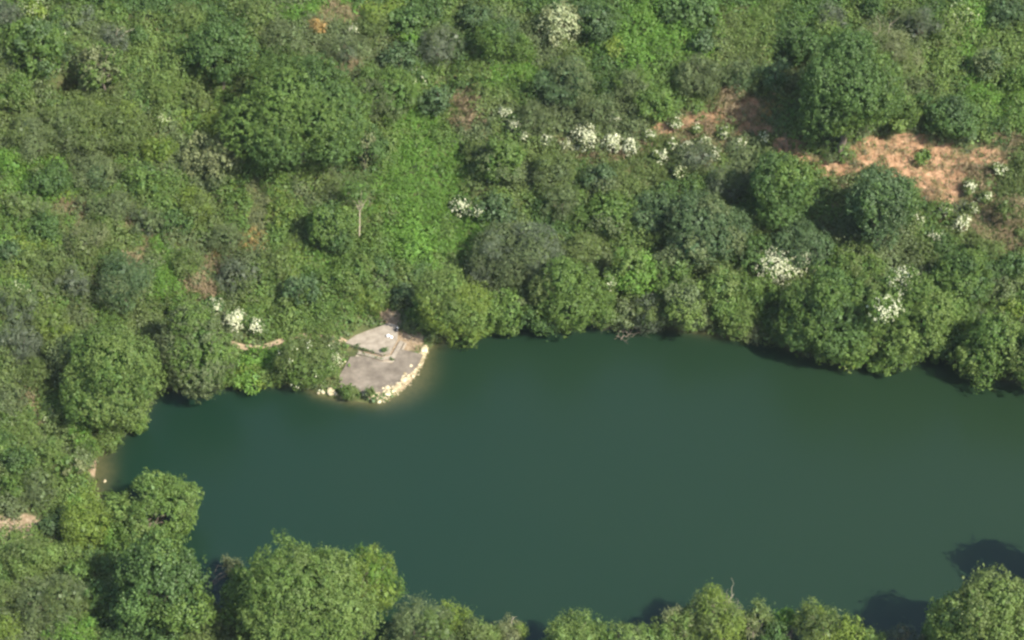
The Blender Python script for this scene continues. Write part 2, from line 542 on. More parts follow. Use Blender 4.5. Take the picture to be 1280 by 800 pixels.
# ------------------------------------------------------------------ path, landing, platform
def strip(name, pts, width, mat, lift=.05):
    p = np.array(pts, float)
    s = np.linspace(0, len(p) - 1, (len(p) - 1) * 10 + 1)
    px, py = np.interp(s, np.arange(len(p)), p[:, 0]), np.interp(s, np.arange(len(p)), p[:, 1])
    c = land(px, py)
    t = unit(np.gradient(c[:, :2], axis=0))
    nrm = np.stack([-t[:, 1], t[:, 0]], -1)
    wv = width * (.75 + .5 * vnoise(s * .7, s * 0, 5)) * np.clip(np.minimum(s, s[-1] - s) * 1.5 + .3, .3, 1)
    rows = []
    for k in np.linspace(-.5, .5, 5):
        q = c[:, :2] + nrm * (wv * k)[:, None]
        rows.append(np.concatenate([q, (ground(q[:, 0], q[:, 1]) + lift)[:, None]], 1))
    vv = np.stack(rows, 1).reshape(-1, 3)
    i, j = np.meshgrid(np.arange(len(s) - 1), np.arange(4), indexing='ij')
    qq = np.stack([i * 5 + j, (i + 1) * 5 + j, (i + 1) * 5 + j + 1, i * 5 + j + 1], -1).reshape(-1, 4)
    return tag(mesh_obj(name, vv, qq, mat, smooth=True), kind='structure')


PATH_PX = [(284, 428), (294, 432), (308, 435), (324, 435), (338, 432), (350, 427), (372, 420), (395, 421), (418, 425), (434, 427)]
strip('path', PATH_PX, .8, PATHDIRT, .06)


def prism(name, poly, z0, z1, mat, parent=None, bevel=.03):
    import bmesh
    bm = bmesh.new()
    lo = [bm.verts.new((x, y, z)) for (x, y), z in zip(poly, z0)]
    hi = [bm.verts.new((x, y, z)) for (x, y), z in zip(poly, z1)]
    n = len(poly)
    bm.faces.new(hi)
    bm.faces.new(lo[::-1])
    for k in range(n):
        bm.faces.new((lo[k], lo[(k + 1) % n], hi[(k + 1) % n], hi[k]))
    bmesh.ops.recalc_face_normals(bm, faces=bm.faces)
    bmesh.ops.bevel(bm, geom=[e for e in bm.edges if all(v in hi for v in e.verts)], offset=bevel, segments=2, affect='EDGES')
    me = bpy.data.meshes.new(name)
    bm.to_mesh(me)
    bm.free()
    me.materials.append(mat)
    o = bpy.data.objects.new(name, me)
    COL.objects.link(o)
    o.parent = parent
    return o


def px_poly(pts, z):
    p = np.array(pts, float)
    return at_z(p[:, 0], p[:, 1], z)[:, :2]


# sloping apron down to the rocks (part of the ground setting)
ap = [(438, 447), (455, 446), (478, 453), (491, 455), (500, 437), (517, 441), (528, 444), (522, 457), (511, 468), (496, 480), (478, 490), (462, 491), (445, 489), (426, 487), (424, 470)]
app = px_poly(ap, .45)
dd = -poly_dist(app[:, 0], app[:, 1], LAKE)[0]
tag(prism('pavement', app, np.full(len(ap), -.3), .40 + .035 * np.clip(app[:, 1] - app[:, 1].min(), 0, 6), matte('damp_concrete', [(.25, (.085, .070, .053)), (.5, (.135, .113, .087)), (.76, (.205, .173, .135))], .9, bump=.3, bscale=7, detail=9)), kind='structure')

pl = at_z(470, 428, .75)
root = thing('concrete_platform', (0, 0, 0), 'pale flat concrete platform with a stepped corner on the lake shore', 'platform')
up = px_poly([(431, 428), (444, 419), (458, 413.5), (474, 408), (486, 403), (498, 407), (497, 423), (487, 440.5), (477, 442.3)], .78)
prism('slab', up, np.full(len(up), -.2), np.full(len(up), .78), CONCRETE, root, .04)
st = px_poly([(448, 438.2), (477, 446.2), (489.5, 443.5), (500, 425), (505, 427), (494, 447.5), (478, 450), (446, 441.5)], .60)
prism('step', st, np.full(len(st), -.2), np.full(len(st), .60), CONCRETE, root, .04)
kb = px_poly([(445, 443.6), (478, 452), (495, 449.8), (506, 428), (508.5, 429), (497, 452.3), (479, 454.4), (444, 445.4)], .52)
prism('kerb', kb, np.full(len(kb), -.2), np.full(len(kb), .56), KERB, root, .04)


def rock_mesh(name, size, seed, mat=ROCK):
    import bmesh
    r = np.random.default_rng(seed)
    bm = bmesh.new()
    bmesh.ops.create_icosphere(bm, subdivisions=2, radius=.5)
    k = r.normal(size=(7, 3))
    k /= np.linalg.norm(k, axis=1, keepdims=True)
    for v in bm.verts:
        p = np.array(v.co)
        for n in k:                                        # planes cut facets into the boulder
            s = p @ n - .36
            if s > 0:
                p = p - n * s * .85
        p = p * (1 + r.normal() * .03)
        v.co = (p[0] * size[0], p[1] * size[1], p[2] * size[2])
    me = bpy.data.meshes.new(name)
    bm.to_mesh(me)
    bm.free()
    me.materials.append(mat)
    return me


ROCKS = [rock_mesh('rock', s, 40 + i) for i, s in enumerate([(.8, .6, .5), (.6, .6, .45), (1.0, .7, .5), (.5, .45, .4), (.75, .5, .55), (.9, .8, .45)])]


def rock(px, py, sc, label, group=None, name='rock', z=None, k=None):
    p = land(px, py)[0]
    o = bpy.data.objects.new(name, ROCKS[int(R.integers(6)) if k is None else k])
    COL.objects.link(o)
    o.location = (p[0], p[1], max(p[2], -.05) + .12 * sc if z is None else z)
    o.scale = (sc * R.uniform(.85, 1.15), sc * R.uniform(.85, 1.15), sc * R.uniform(.8, 1.1))
    o.rotation_euler = (R.uniform(-.3, .3), R.uniform(-.3, .3), R.uniform(0, 6.28))
    return tag(o, label, 'rock', group)


band = np.array([(532.5, 433), (530, 441), (526, 449), (521, 457), (515, 465), (507, 473), (499, 481), (489, 488), (479, 494), (470, 497), (459, 496)], float)
GROUP_ROCKS = 'limestone rocks along the edge of the landing'
for k in range(84):
    s = R.uniform(0, len(band) - 1)
    bx, by = np.interp(s, np.arange(len(band)), band[:, 0]), np.interp(s, np.arange(len(band)), band[:, 1])
    off = R.normal() * (1.3 + 1.5 * min(s / 5, 1))
    rock(bx + off * .75, by + off * .66, float(np.clip(R.lognormal(-.55, .42), .25, 1.15)), 'pale limestone rock in the curved band edging the concrete landing', GROUP_ROCKS)


def rubble():
    """small broken stones between the rocks"""
    n = 1500
    s = R.uniform(0, len(band) - 1, n)
    off = R.normal(size=n) * (1.6 + 2.2 * np.minimum(s / 5, 1))
    p = land(np.interp(s, np.arange(len(band)), band[:, 0]) + off * .75, np.interp(s, np.arange(len(band)), band[:, 1]) + off * .66)
    p[:, 2] = np.maximum(p[:, 2], -.1)
    base = np.array([(1, 0, 0), (-1, 0, 0), (0, 1, 0), (0, -1, 0), (0, 0, 1), (0, 0, -1)], float)
    tri = np.array([(0, 2, 4), (2, 1, 4), (1, 3, 4), (3, 0, 4), (2, 0, 5), (1, 2, 5), (3, 1, 5), (0, 3, 5)])
    v = base[None] * R.uniform(.5, 1.2, (n, 6, 1)) * (R.lognormal(-2.1, .35, n).clip(.05, .3))[:, None, None]
    a = R.uniform(0, 6.28, n)
    x, y = v[..., 0] * np.cos(a)[:, None] - v[..., 1] * np.sin(a)[:, None], v[..., 0] * np.sin(a)[:, None] + v[..., 1] * np.cos(a)[:, None]
    v = np.stack([x, y, v[..., 2] * .8], -1) + p[:, None]
    t = (tri[None] + (np.arange(n) * 6)[:, None, None]).reshape(-1, 3)
    tag(mesh_obj('gravel', v.reshape(-1, 3), None, ROCK, tris=t), 'pale broken stones scattered between the rocks of the landing edge', 'gravel', kind='stuff')


rubble()
rock(414, 490.5, 1.5, 'biggest pale boulder at the waterline west of the landing', k=0)
rock(418.5, 492.5, 1.1, 'cream boulder between the biggest waterline boulder and the dark waterside bush', k=4)
rock(404, 491.5, 1.0, 'small pale rock at the waterline under the olive bush west of the landing', k=3)
rock(398, 492, .8, 'westernmost little pale rock at the foot of the bush beside the landing', k=1)
rock(474, 503, .9, 'lone pale rock standing in the shallows off the landing', k=4)
rock(424, 457.5, 1.5, 'white boulder in the grass at the west side of the concrete platform', k=0)
rock(431, 453, .8, 'small white stone beside the white boulder west of the platform', k=3)
rock(512, 421.5, .6, 'small pale stone on the grass between the platform and the yellow-green tree', k=1)
rock(446, 462, .45, 'tiny white stone on the western edge of the damp apron', k=3)
rock(120, 566, .7, 'pale stone on the shore just above the little beach', k=1)
rock(131, 602, .7, 'grey stone at the waterline below the little beach', k=4)


def bag(name, px, py, z, size, mat, label, cat, seed):
    me = rock_mesh(name, size, seed, mat)
    for p in me.polygons:
        p.use_smooth = True
    o = bpy.data.objects.new(name, me)
    COL.objects.link(o)
    q = at_z(px, py, z)
    o.location = (q[0], q[1], z + size[2] * .36)
    o.rotation_euler = (0, 0, seed)
    return tag(o, label, cat)


bag('plastic_bag', 485.2, 420.8, .78, (.55, .42, .42), PLASTIC_WHITE, 'larger white litter bag lying on the pale concrete platform', 'bag', 3)
bag('plastic_bag', 489.3, 422.4, .78, (.42, .38, .36), PLASTIC_WHITE, 'smaller white litter bag beside the larger one on the platform', 'bag', 4)
bag('rubbish_sack', 496, 413.5, .78, (.75, .55, .5), PLASTIC_BLACK, 'black rubbish sack at the back corner of the platform', 'bag', 5)
bag('plastic_bag', 496.8, 410.6, 1.0, (.28, .26, .24), PLASTIC_WHITE, 'little white bag resting on the black rubbish sack', 'bag', 6)
# ------------------------------------------------------------------ undergrowth: nobody could count it
def sprigs_to_leaves(c, nrm, m, sig, L, Wd, base, alt, jn=.45, flat=.6, vert=None, rng=R):
    """m leaves round each sprig centre c with axis nrm; base/alt albedos per sprig"""
    k = len(c)
    idx = np.repeat(np.arange(k), m)
    sig = (sig * rng.lognormal(0, .28, k))[idx][:, None]
    off = rng.normal(size=(k * m, 3)) * sig
    nn = nrm[idx]
    dn = (off * nn).sum(1, keepdims=True)
    off -= nn * dn * (1 - flat)
    p = c[idx] + off
    local = off / (sig + 1e-6)
    n = nn * .8 + local * .45 + rng.normal(size=p.shape) * jn
    n[:, 2] += .25
    mixk = np.clip(rng.random(k) * 1.1 - .05, 0, 1)[idx] * .75 + rng.random(k * m) * .25
    col = base[idx] * (1 - mixk[:, None]) + alt[idx] * mixk[:, None]
    col = col * (rng.normal(1, .09, k)[idx] * rng.normal(1, .07, k * m)).clip(.6, 1.5)[:, None]
    a = None
    if vert is not None:
        a = rng.normal(size=p.shape) * vert + np.array([0, 0, 1.0])
    v, q = leaf_quads(p, n, L * rng.uniform(.65, 1.35, k * m), Wd * rng.uniform(.7, 1.3, k * m), .4, a)
    return v, q, col


class Leaves:
    def __init__(self):
        self.v, self.q, self.c, self.n = [], [], [], 0

    def add(self, v, q, c):
        self.v.append(v)
        self.q.append(q + self.n)
        self.c.append(c)
        self.n += len(v)

    def build(self, name, parent=None):
        if not self.v:
            return None
        return mesh_obj(name, np.concatenate(self.v), np.concatenate(self.q), LEAF, parent, np.concatenate(self.c))


def clear_of_path(px, py):
    t = np.linspace(.6, 5.1, 60)
    qx, qy = np.interp(t, range(len(PATH_PX)), [q[0] for q in PATH_PX]), np.interp(t, range(len(PATH_PX)), [q[1] for q in PATH_PX])
    return np.min([np.hypot(px - x, (py - y) / .75) for x, y in zip(qx, qy)], axis=0)


SHADE_GAPS = [(298, 122, 22, 18), (236, 45, 12, 24), (422, 195, 13, 20), (388, 285, 13, 32), (125, 358, 14, 28), (540, 128, 14, 26), (978, 82, 30, 24), (975, 140, 20, 44), (922, 232, 16, 30),
              (1036, 265, 18, 42), (200, 440, 20, 18), (505, 365, 12, 12), (718, 25, 16, 24), (1135, 140, 10, 20), (100, 720, 30, 22), (62, 665, 12, 26)]


def growth(step, rim):
    """points on the land with what grows there: colour, form, height"""
    px, py = np.meshgrid(np.arange(-110, 1390, step), np.arange(-110, 900, step))
    px, py = px.ravel() + R.uniform(-step, step, px.size) * .6, py.ravel() + R.uniform(-step, step, py.size) * .6
    p = land(px, py)
    d = poly_dist(p[:, 0], p[:, 1], LAKE)[0]
    pd = poly_dist(p[:, 0], p[:, 1], SITE)[0]
    pt = clear_of_path(px, py)
    b, di = ellipses(px, py, BARE), ellipses(px, py, DIRT)
    open_bank = (pd < 3.0) | (np.hypot(px - 120, py - 588) < 11)
    keep = (d > np.where(open_bank, .5, rim)) & (pd > .12) & (pt > 5.0)
    keep &= np.hypot(p[:, 0] - SHADE_PIT[0], p[:, 1] - SHADE_PIT[1]) > (1.5 if step < 10 else 3.3)
    keep &= (R.random(len(px)) > np.clip(b * np.where(px < 1000, .34, .56) * (.55 + .45 * sstep(.30, .56, fbm(p[:, 0] / 1.5, p[:, 1] / 1.5, 131))), 0, 1)) & (R.random(len(px)) > di * 1.12)
    px, py, p, d, pd, pt, b = px[keep], py[keep], p[keep], d[keep], pd[keep], pt[keep], b[keep]
    n = len(p)
    jx, jy = px + 46 * (fbm(p[:, 0] / 2.5, p[:, 1] / 2.5, 51) - .5), py + 46 * (fbm(p[:, 0] / 2.5, p[:, 1] / 2.5, 55) - .5)
    form, pal, hgt = np.full(n, 'b'), np.full(n, 'G'), np.full(n, 1.0)
    f1, f2 = fbm(p[:, 0] / 6, p[:, 1] / 6, 61), fbm(p[:, 0] / 3.2, p[:, 1] / 3.2, 71) + R.normal(0, .04, n)
    f1 = f1 + R.normal(0, .035, n)
    leftish = sstep(520, 330, px) * sstep(120, 170, py) * sstep(470, 430, py)
    for key, lo, hi in (('O', .50, .60), ('R', .60, 2), ('D', -1, .37), ('L', .43, .5)):
        pal[(f1 >= lo) & (f1 < hi)] = key
    m = leftish > R.random(n) * .9
    sel = np.where(f2 < .38, 'R', np.where(f2 < .45, 'O', np.where(f2 < .49, 'P', np.where(f2 < .62, 'G', np.where(f2 < .66, 'Y', 'O')))))
    pal = np.where(m, sel, pal)
    form = np.where(m & (f2 >= .45) & (f2 < .49), 's', form)
    for (zx, zy, a, bb, zp, zf, zh) in ZONES:
        q = np.sqrt(((jx - zx) / a) ** 2 + ((jy - zy) / bb) ** 2)
        m = q < .75 + .4 * R.random(n)
        pal[m], form[m], hgt[m] = zp, zf, zh
    u = R.random(n)
    strip = (form == 'g') & (pal == 'B')
    pal[strip & (u < .12)] = 'L'
    m = strip & (fbm(p[:, 0] / 1.8, p[:, 1] / 1.8, 171) < .34)
    pal[m], form[m] = 'G', 'b'
    m = b > .2
    u = R.random(m.sum())
    form[m], pal[m], hgt[m] = 's', np.where(u < .72, 'T', np.where(u < .88, 'O', 'W')), .40
    tall = sstep(-.2, 2.2, d) * sstep(0, 3, pd) * sstep(5, 26, pt) * (1 - .8 * np.exp(-((px - 448) / 12) ** 2 - ((py - 288) / 26) ** 2))
    tall = tall * (1 - .92 * ellipses(px, py, SHADE_GAPS))
    return px, py, p, pal, form, hgt, tall


def undergrowth():
    sets = {'b': ('undergrowth', Leaves()), 'g': ('grass', Leaves()), 's': ('dry_grass', Leaves())}
    # the low layer
    px, py, p, pal, form, hgt, tall = growth(5.4, -.15)
    n = len(p)
    base, alt = np.array([PAL[k][0] for k in pal]), np.array([PAL[k][1] for k in pal])
    bump = fbm(p[:, 0] / 1.7, p[:, 1] / 1.7, 81, 2)
    big = fbm(p[:, 0] / 4.5, p[:, 1] / 4.5, 91, 2)
    top = hgt * (.2 + (.2 + .8 * tall) * (1.0 * sstep(.25, .75, bump) + .8 * sstep(.3, .75, big)))
    e = .25
    gxn = (fbm((p[:, 0] + e) / 1.7, p[:, 1] / 1.7, 81, 2) - bump) / e * 1.4
    gyn = (fbm(p[:, 0] / 1.7, (p[:, 1] + e) / 1.7, 81, 2) - bump) / e * 1.4
    gz = np.maximum(ground(p[:, 0], p[:, 1]), 0)
    sl = np.stack([(ground(p[:, 0] + .5, p[:, 1]) - gz) / .5, (ground(p[:, 0], p[:, 1] + .5) - gz) / .5], -1).clip(-1, 1)
    nrm = unit(np.stack([-gxn * hgt - sl[:, 0], -gyn * hgt - sl[:, 1], np.ones(n)], -1))
    c = np.stack([p[:, 0], p[:, 1], gz + top], -1)
    m = form == 'b'
    out = sets['b'][1]
    out.add(*sprigs_to_leaves(c[m], nrm[m], 8, .32, .27, .17, base[m], alt[m]))
    lo = c[m].copy()
    lo[:, 2] -= top[m] * .45
    out.add(*sprigs_to_leaves(lo, nrm[m], 3, .34, .5, .38, base[m], base[m], jn=.3))
    m = form == 'g'
    out = sets['g'][1]
    c2 = c[m].copy()
    c2[:, 2] -= top[m] * .35
    out.add(*sprigs_to_leaves(c2, nrm[m], 17, .30, .6, .085, base[m], alt[m], jn=.9, vert=.7))
    c2[:, 2] -= top[m] * .3
    out.add(*sprigs_to_leaves(c2, nrm[m], 4, .34, .45, .30, base[m], base[m], jn=.3))
    m = form == 's'
    out = sets['s'][1]
    c2 = c[m].copy()
    c2[:, 2] -= top[m] * .5
    out.add(*sprigs_to_leaves(c2, nrm[m], 12, .30, .8, .07, base[m], alt[m], jn=1.0, vert=.9))
    g2 = np.array(PAL['O'])
    out.add(*sprigs_to_leaves(c2, nrm[m], 2, .3, .3, .18, np.repeat(g2[:1], len(c2), 0), np.repeat(g2[1:], len(c2), 0)))
    # the tangled mounds over it
    px, py, p, pal, form, hgt, tall = growth(14.5, .3)
    ok = (tall > .15) & (form != 's') | (R.random(len(p)) < .12) & (tall > .3)
    p, pal, form, hgt, tall = p[ok], pal[ok], form[ok], hgt[ok], tall[ok]
    n = len(p)
    r = R.lognormal(.12, .36, n).clip(.5, 2.3) * (.45 + .55 * tall) * np.where(form == 'g', .8, 1)
    hh = r * R.uniform(.7, 1.35, n) * np.where(form == 'g', .7, 1)
    k = np.maximum(5, (2 * math.pi * r * np.sqrt((r * r + 2 * hh * hh) / 3) / .34)).astype(int)
    idx = np.repeat(np.arange(n), k)
    dv = unit(R.normal(size=(len(idx), 3)))
    dv[:, 2] = np.abs(dv[:, 2])
    q = p[idx] + dv * np.stack([r, r, hh], -1)[idx] * R.normal(1, .16, (len(idx), 1)).clip(.6, 1.5)
    gz = np.maximum(ground(p[:, 0], p[:, 1]), 0)
    q[:, 2] = gz[idx] + .15 + dv[:, 2] * hh[idx] * R.normal(1, .14, len(idx)).clip(.6, 1.5) + (np.maximum(ground(q[:, 0], q[:, 1]), 0) - gz[idx]) * .6
    nn = unit(dv / np.stack([r, r, hh], -1)[idx])
    tone = R.normal(1, .10, n).clip(.75, 1.3)[:, None]
    base, alt = np.array([PAL[a][0] for a in pal]) * tone, np.array([PAL[a][1] for a in pal]) * tone
    for kind in 'bgs':
        m = (form == kind)[idx]
        if m.any():
            pr = dict(L=.27, Wd=.17, m=13, sig=.24) if kind == 'b' else dict(L=.5, Wd=.085, m=15, sig=.27, vert=.8, jn=.8) if kind == 'g' else dict(L=.7, Wd=.07, m=12, sig=.3, vert=1.0, jn=.9)
            sets[kind][1].add(*sprigs_to_leaves(q[m], nn[m], pr['m'], pr['sig'], pr['L'], pr['Wd'], base[idx][m], alt[idx][m], jn=pr.get('jn', .45), vert=pr.get('vert')))
    words = {'undergrowth': 'low tangled green undergrowth covering the hillside and shores', 'grass': 'bright green grass and bracken in strips on the hillside', 'dry_grass': 'dry tan grass and dead bracken round the bare earth'}
    for name, lv in sets.values():
        tag(lv.build(name), words[name], name.replace('_', ' '), kind='stuff')


undergrowth()


# ------------------------------------------------------------------ crowns
def fib_dirs(n, rng, zmin=-.45):
    k = np.arange(n) + .5
    z = 1 - (1 - zmin) * k / n
    th = 2.39996 * k + rng.uniform(0, 6.28)
    r = np.sqrt(np.maximum(1 - z * z, 0))
    v = np.stack([r * np.cos(th), r * np.sin(th), z], -1) + rng.normal(size=(n, 3)) * .22
    return unit(v)


def crown_leaves(rng, r3, pal, style):
    """leaves of one crown centred on the origin; also returns its lobe centres for the limbs"""
    r3 = np.array(r3, float)
    rm = r3.mean()
    nl = int(np.clip(5 + rm * 2.6 * style.get('lobes', 1), 6, 24))
    dirs = fib_dirs(nl, rng)
    lr = rng.uniform(.22, .54, nl) * rm * style.get('lobe_r', 1.0)
    lc = dirs * (r3 - lr[:, None] * .85) * rng.uniform(.72, 1.14, nl)[:, None]
    lc = np.concatenate([lc, [[0, 0, -.1 * r3[2]]]])
    lr = np.concatenate([lr, [.58 * rm]])
    lsq = np.repeat((r3 / rm)[None], len(lr), 0) ** .5
    if style.get('plumes'):
        m = style['plumes']
        th, q = rng.uniform(0, 6.28, m), np.sqrt(rng.random(m)) * .75
        pc = np.stack([np.cos(th) * q * r3[0], np.sin(th) * q * r3[1], np.sqrt(1 - q * q) * r3[2] * rng.uniform(.8, 1.05, m)], -1)
        lc, lr = np.concatenate([pc, lc]), np.concatenate([rng.uniform(.14, .26, m) * rm, lr])
        lsq = np.concatenate([np.stack([np.full(m, .8), np.full(m, .8), rng.uniform(1.5, 2.4, m)], -1), lsq])
    if style.get('holes') is not None:
        for hx, hy, hr in style['holes']:
            k = np.hypot(lc[:, 0] - hx, lc[:, 1] + 1.1 * lc[:, 2] - hy) > hr * .8 + lr * .15
            lc, lr, lsq = lc[k], lr[k], lsq[k]
    a_s = style.get('area', .30)
    cs, ns, li = [], [], []
    for k in range(len(lr)):
        m = max(6, int(4 * math.pi * lr[k] ** 2 / a_s))
        d = unit(rng.normal(size=(m, 3)))
        q = lc[k] + d * lsq[k] * (lr[k] * rng.normal(.97, .14, m).clip(.65, 1.4))[:, None]
        cs.append(q)
        ns.append(d)
        li.append(np.full(m, k))
    c, n, li = np.concatenate(cs), np.concatenate(ns), np.concatenate(li)
    hide = np.zeros(len(c), bool)
    for k in range(len(lr)):
        hide |= (np.linalg.norm((c - lc[k]) / lsq[k], axis=1) < lr[k] * .80) & (li != k)
    hide |= (n[:, 2] < -.3) & (rng.random(len(c)) < .6)
    if style.get('holes') is not None:
        for hx, hy, hr in style['holes']:
            hide |= np.hypot(c[:, 0] - hx, c[:, 1] + 1.1 * c[:, 2] - hy) < hr * rng.uniform(.8, 1.15, len(c))
    hide |= rng.random(len(c)) < style.get('thin', .06)
    sd = int(rng.integers(1, 999))
    gap = .5 * (vnoise(c[:, 0] / .8 + c[:, 2] * .55, c[:, 1] / .8 - c[:, 2] * .55, sd) + vnoise(c[:, 0] / .8 - c[:, 1] * .4, c[:, 2] / .8, sd + 1))
    hide |= gap < style.get('gap', .33)
    c, n, li = c[~hide], n[~hide], li[~hide]
    shoot = rng.random(len(c)) < style.get('shoots', .05)
    c[shoot] += (n[shoot] * .5 + [0, 0, .5]) * rng.uniform(.2, .75, (shoot.sum(), 1)) * min(1.0, rm / 2)
    k = len(c)
    b0, b1 = np.array(PAL[pal][0]), np.array(PAL[pal][1])
    if style.get('mix'):
        m0, m1 = np.array(PAL[style['mix']][0]), np.array(PAL[style['mix']][1])
        pick = (rng.random(len(lr)) < style.get('mixp', .35))[li]
        base, alt = np.where(pick[:, None], m0, b0), np.where(pick[:, None], m1, b1)
    else:
        base, alt = np.repeat(b0[None], k, 0), np.repeat(b1[None], k, 0)
    lv = rng.normal(1, .10, len(lr)).clip(.75, 1.3)[li][:, None]
    hue = rng.random(len(lr))[li][:, None] * .6
    base, alt = (base * (1 - hue) + alt * hue) * lv, alt * lv
    out = Leaves()
    L, Wd, m, sig = style.get('L', .27), style.get('W', .18), style.get('m', 16), style.get('sig', .22)
    out.add(*sprigs_to_leaves(c, n, m, sig, L, Wd, base, alt, jn=style.get('jn', .5), flat=.65, rng=rng, vert=style.get('vert')))
    # leaves deeper inside, so that the crown is not hollow
    ic, inn = [], []
    for q in range(len(lr)):
        m2 = max(8, int(4 * math.pi * lr[q] ** 2 * style.get('inner', 1.6)))
        d = unit(rng.normal(size=(m2, 3)))
        ic.append(lc[q] + d * lsq[q] * lr[q] * rng.uniform(.45, .82, m2)[:, None])
        inn.append(d)
    ic, inn = np.concatenate(ic), np.concatenate(inn)
    if style.get('holes') is not None:
        for hx, hy, hr in style['holes']:
            q = np.hypot(ic[:, 0] - hx, ic[:, 1] + 1.1 * ic[:, 2] - hy) > hr + .3
            ic, inn = ic[q], inn[q]
    v, qd = leaf_quads(ic, inn + rng.normal(size=ic.shape) * .35, .62 * rng.uniform(.7, 1.2, len(ic)), .46, .3)
    out.add(v, qd, np.repeat(b0[None], len(ic), 0) * rng.normal(1, .12, (len(ic), 1)).clip(.7, 1.3))
    return out, lc, lr


STYLE = {
    'broad': dict(),
    'dense': dict(area=.24, m=18, L=.23, W=.16, sig=.19),
    'lumpy': dict(area=.34, m=20, L=.22, W=.15, sig=.22, jn=.5, gap=.34, shoots=.08),
    'fine': dict(area=.26, m=18, L=.22, W=.10, sig=.24, jn=.75),
    'feather': dict(area=.34, m=16, L=.42, W=.075, sig=.28, jn=.8, vert=.9, inner=1.1),
    'twiggy': dict(area=.34, m=16, L=.40, W=.06, sig=.30, jn=.9, inner=1.0, thin=.15),
    'loose': dict(area=.52, m=17, L=.30, W=.22, sig=.26, thin=.2, inner=1.0, lobe_r=.9),
    'glossy': dict(area=.5, m=13, L=.42, W=.30, sig=.26, jn=.35),
}
COUNT = 0


def plant(name, category, px, py, rx, ry, pal, label, style='broad', group=None, blossom=0, blossom_pal=None, bare=0, hc=None, base=None, squat=1.0, depth=.92, **kw):
    """one tree or shrub: px, py, rx, ry are where its crown shows and how big; the crown is then built at its real place and size"""
    global COUNT
    COUNT += 1
    rng = np.random.default_rng(1000 + COUNT)
    st = dict(STYLE[style])
    st.update(kw)
    tree = name.endswith('tree') or name == 'sapling'
    p0 = land(px, py, .5 * ry * .1)[0]
    sc = float((p0 - CAM) @ FWD) / FPX
    a = rx * sc * .97
    b = a * depth
    h2 = (ry * sc * 1.0) ** 2 - (b * SP) ** 2
    c = float(np.clip(math.sqrt(max(h2, 1e-6)) / CP, .5 * a * squat, kw.get('cmax', (.85 if py < 330 else 1.25) if tree else 1.05) * a))
    if hc is None:
        hc = c * kw.get('lift', .78 if py < 330 else .92) if tree else c * .68 + .45
    P = land(px, py, hc)[0]
    g = float(ground(P[0], P[1]))
    d, nx, ny = poly_dist(np.array([P[0]]), np.array([P[1]]), LAKE)
    foot = np.array([P[0], P[1], g])
    if base is not None:
        q = land(*base)[0]
        foot = np.array([q[0], q[1], float(ground(q[0], q[1]))])
    elif d[0] < .5:                                         # it leans out over the water from the bank
        v = np.array([nx[0] - P[0], ny[0] - P[1]])
        v = v / max(np.linalg.norm(v), 1e-6) * (1 if d[0] < 0 else -1)
        q = np.array([nx[0], ny[0]]) + v * .6
        foot = np.array([q[0], q[1], float(ground(q[0], q[1]))])
    root = thing(name, foot, label, category, group)
    ctr = P - foot
    lv, lc, lr = crown_leaves(rng, (a, b, c), pal, st)
    lift = max(0.0, -(ctr[2] - c * 1.05)) if g > 0 else 0
    for k in range(len(lv.v)):
        lv.v[k] = lv.v[k] + ctr
    lv.build('crown' if tree else 'foliage', root)
    tb = Tubes()
    r0 = max(.05, .032 * (a + c)) * st.get('girth', 1)
    fork = ctr * (.62 if tree else .35)
    fork[2] = max(fork[2], .25)
    tb.limb((0, 0, -.25), fork, r0, r0 * .7, rng, wob=.03, seg=8)
    for k in rng.permutation(len(lr) - 1)[:7 if tree else 5]:
        if lc[k][2] > -c * .4:
            tb.limb(fork, ctr + lc[k] * .92, r0 * .5, r0 * .12, rng, wob=.05, seg=6)
    tb.build('trunk' if tree else 'stem', TAN_BARK if st.get('pale_trunk') else BARK, root)
    if bare:
        tw = Tubes()
        for k in range(bare):
            az, el = rng.uniform(0, 6.28), rng.uniform(.45, 1.35)
            dv = np.array([math.cos(az) * math.cos(el) * a, math.sin(az) * math.cos(el) * b, math.sin(el) * c])
            pth = tw.limb(ctr + dv * .55, ctr + dv * rng.uniform(1.0, 1.14), .055, .016, rng, wob=.05, seg=5)
            for j in range(3):
                s = pth[rng.integers(2, 5)]
                tw.limb(s, s + rng.normal(size=3) * .4 * a * .5 + dv * .22, .03, .010, rng, n=4, wob=.08, seg=4)
        tw.build('bare_branch', TAN_BARK, root)
    if blossom:
        side = unit(rng.normal(size=(blossom, 3)) * 1.0 + np.array([.1, -.55, .75]))
        if st.get('patch'):
            q = np.array(st['patch'])
            side = unit(side * .35 + q)
        cen = ctr + side * np.array([a, b, c]) * rng.uniform(.85, 1.12, (blossom, 1))
        pb = np.array(PAL['blossom' if blossom_pal is None else blossom_pal])
        v, q, col = sprigs_to_leaves(cen, side, st.get('bm', 6), .20, .22, .19, np.repeat(pb[:1], blossom, 0), np.repeat(pb[1:], blossom, 0), jn=.35, rng=rng)
        mesh_obj('blossom', v, q, LEAF, root, col)
    return root


PAL['blossom'] = ((.43, .44, .28), (.60, .59, .42))
PAL['cream'] = ((.40, .41, .24), (.30, .35, .17))


def tree(*a, **k):
    return plant('broadleaf_tree', 'tree', *a, **k)


def shrub(*a, **k):
    return plant('shrub', 'shrub', *a, **k)


def flower(px, py, rx, ry, label, n=26, pal='G', **k):
    return plant('flowering_shrub', 'flowering shrub', px, py, rx, ry, pal, label, k.pop('style', 'loose'), blossom=int(n * 1.4), **k)
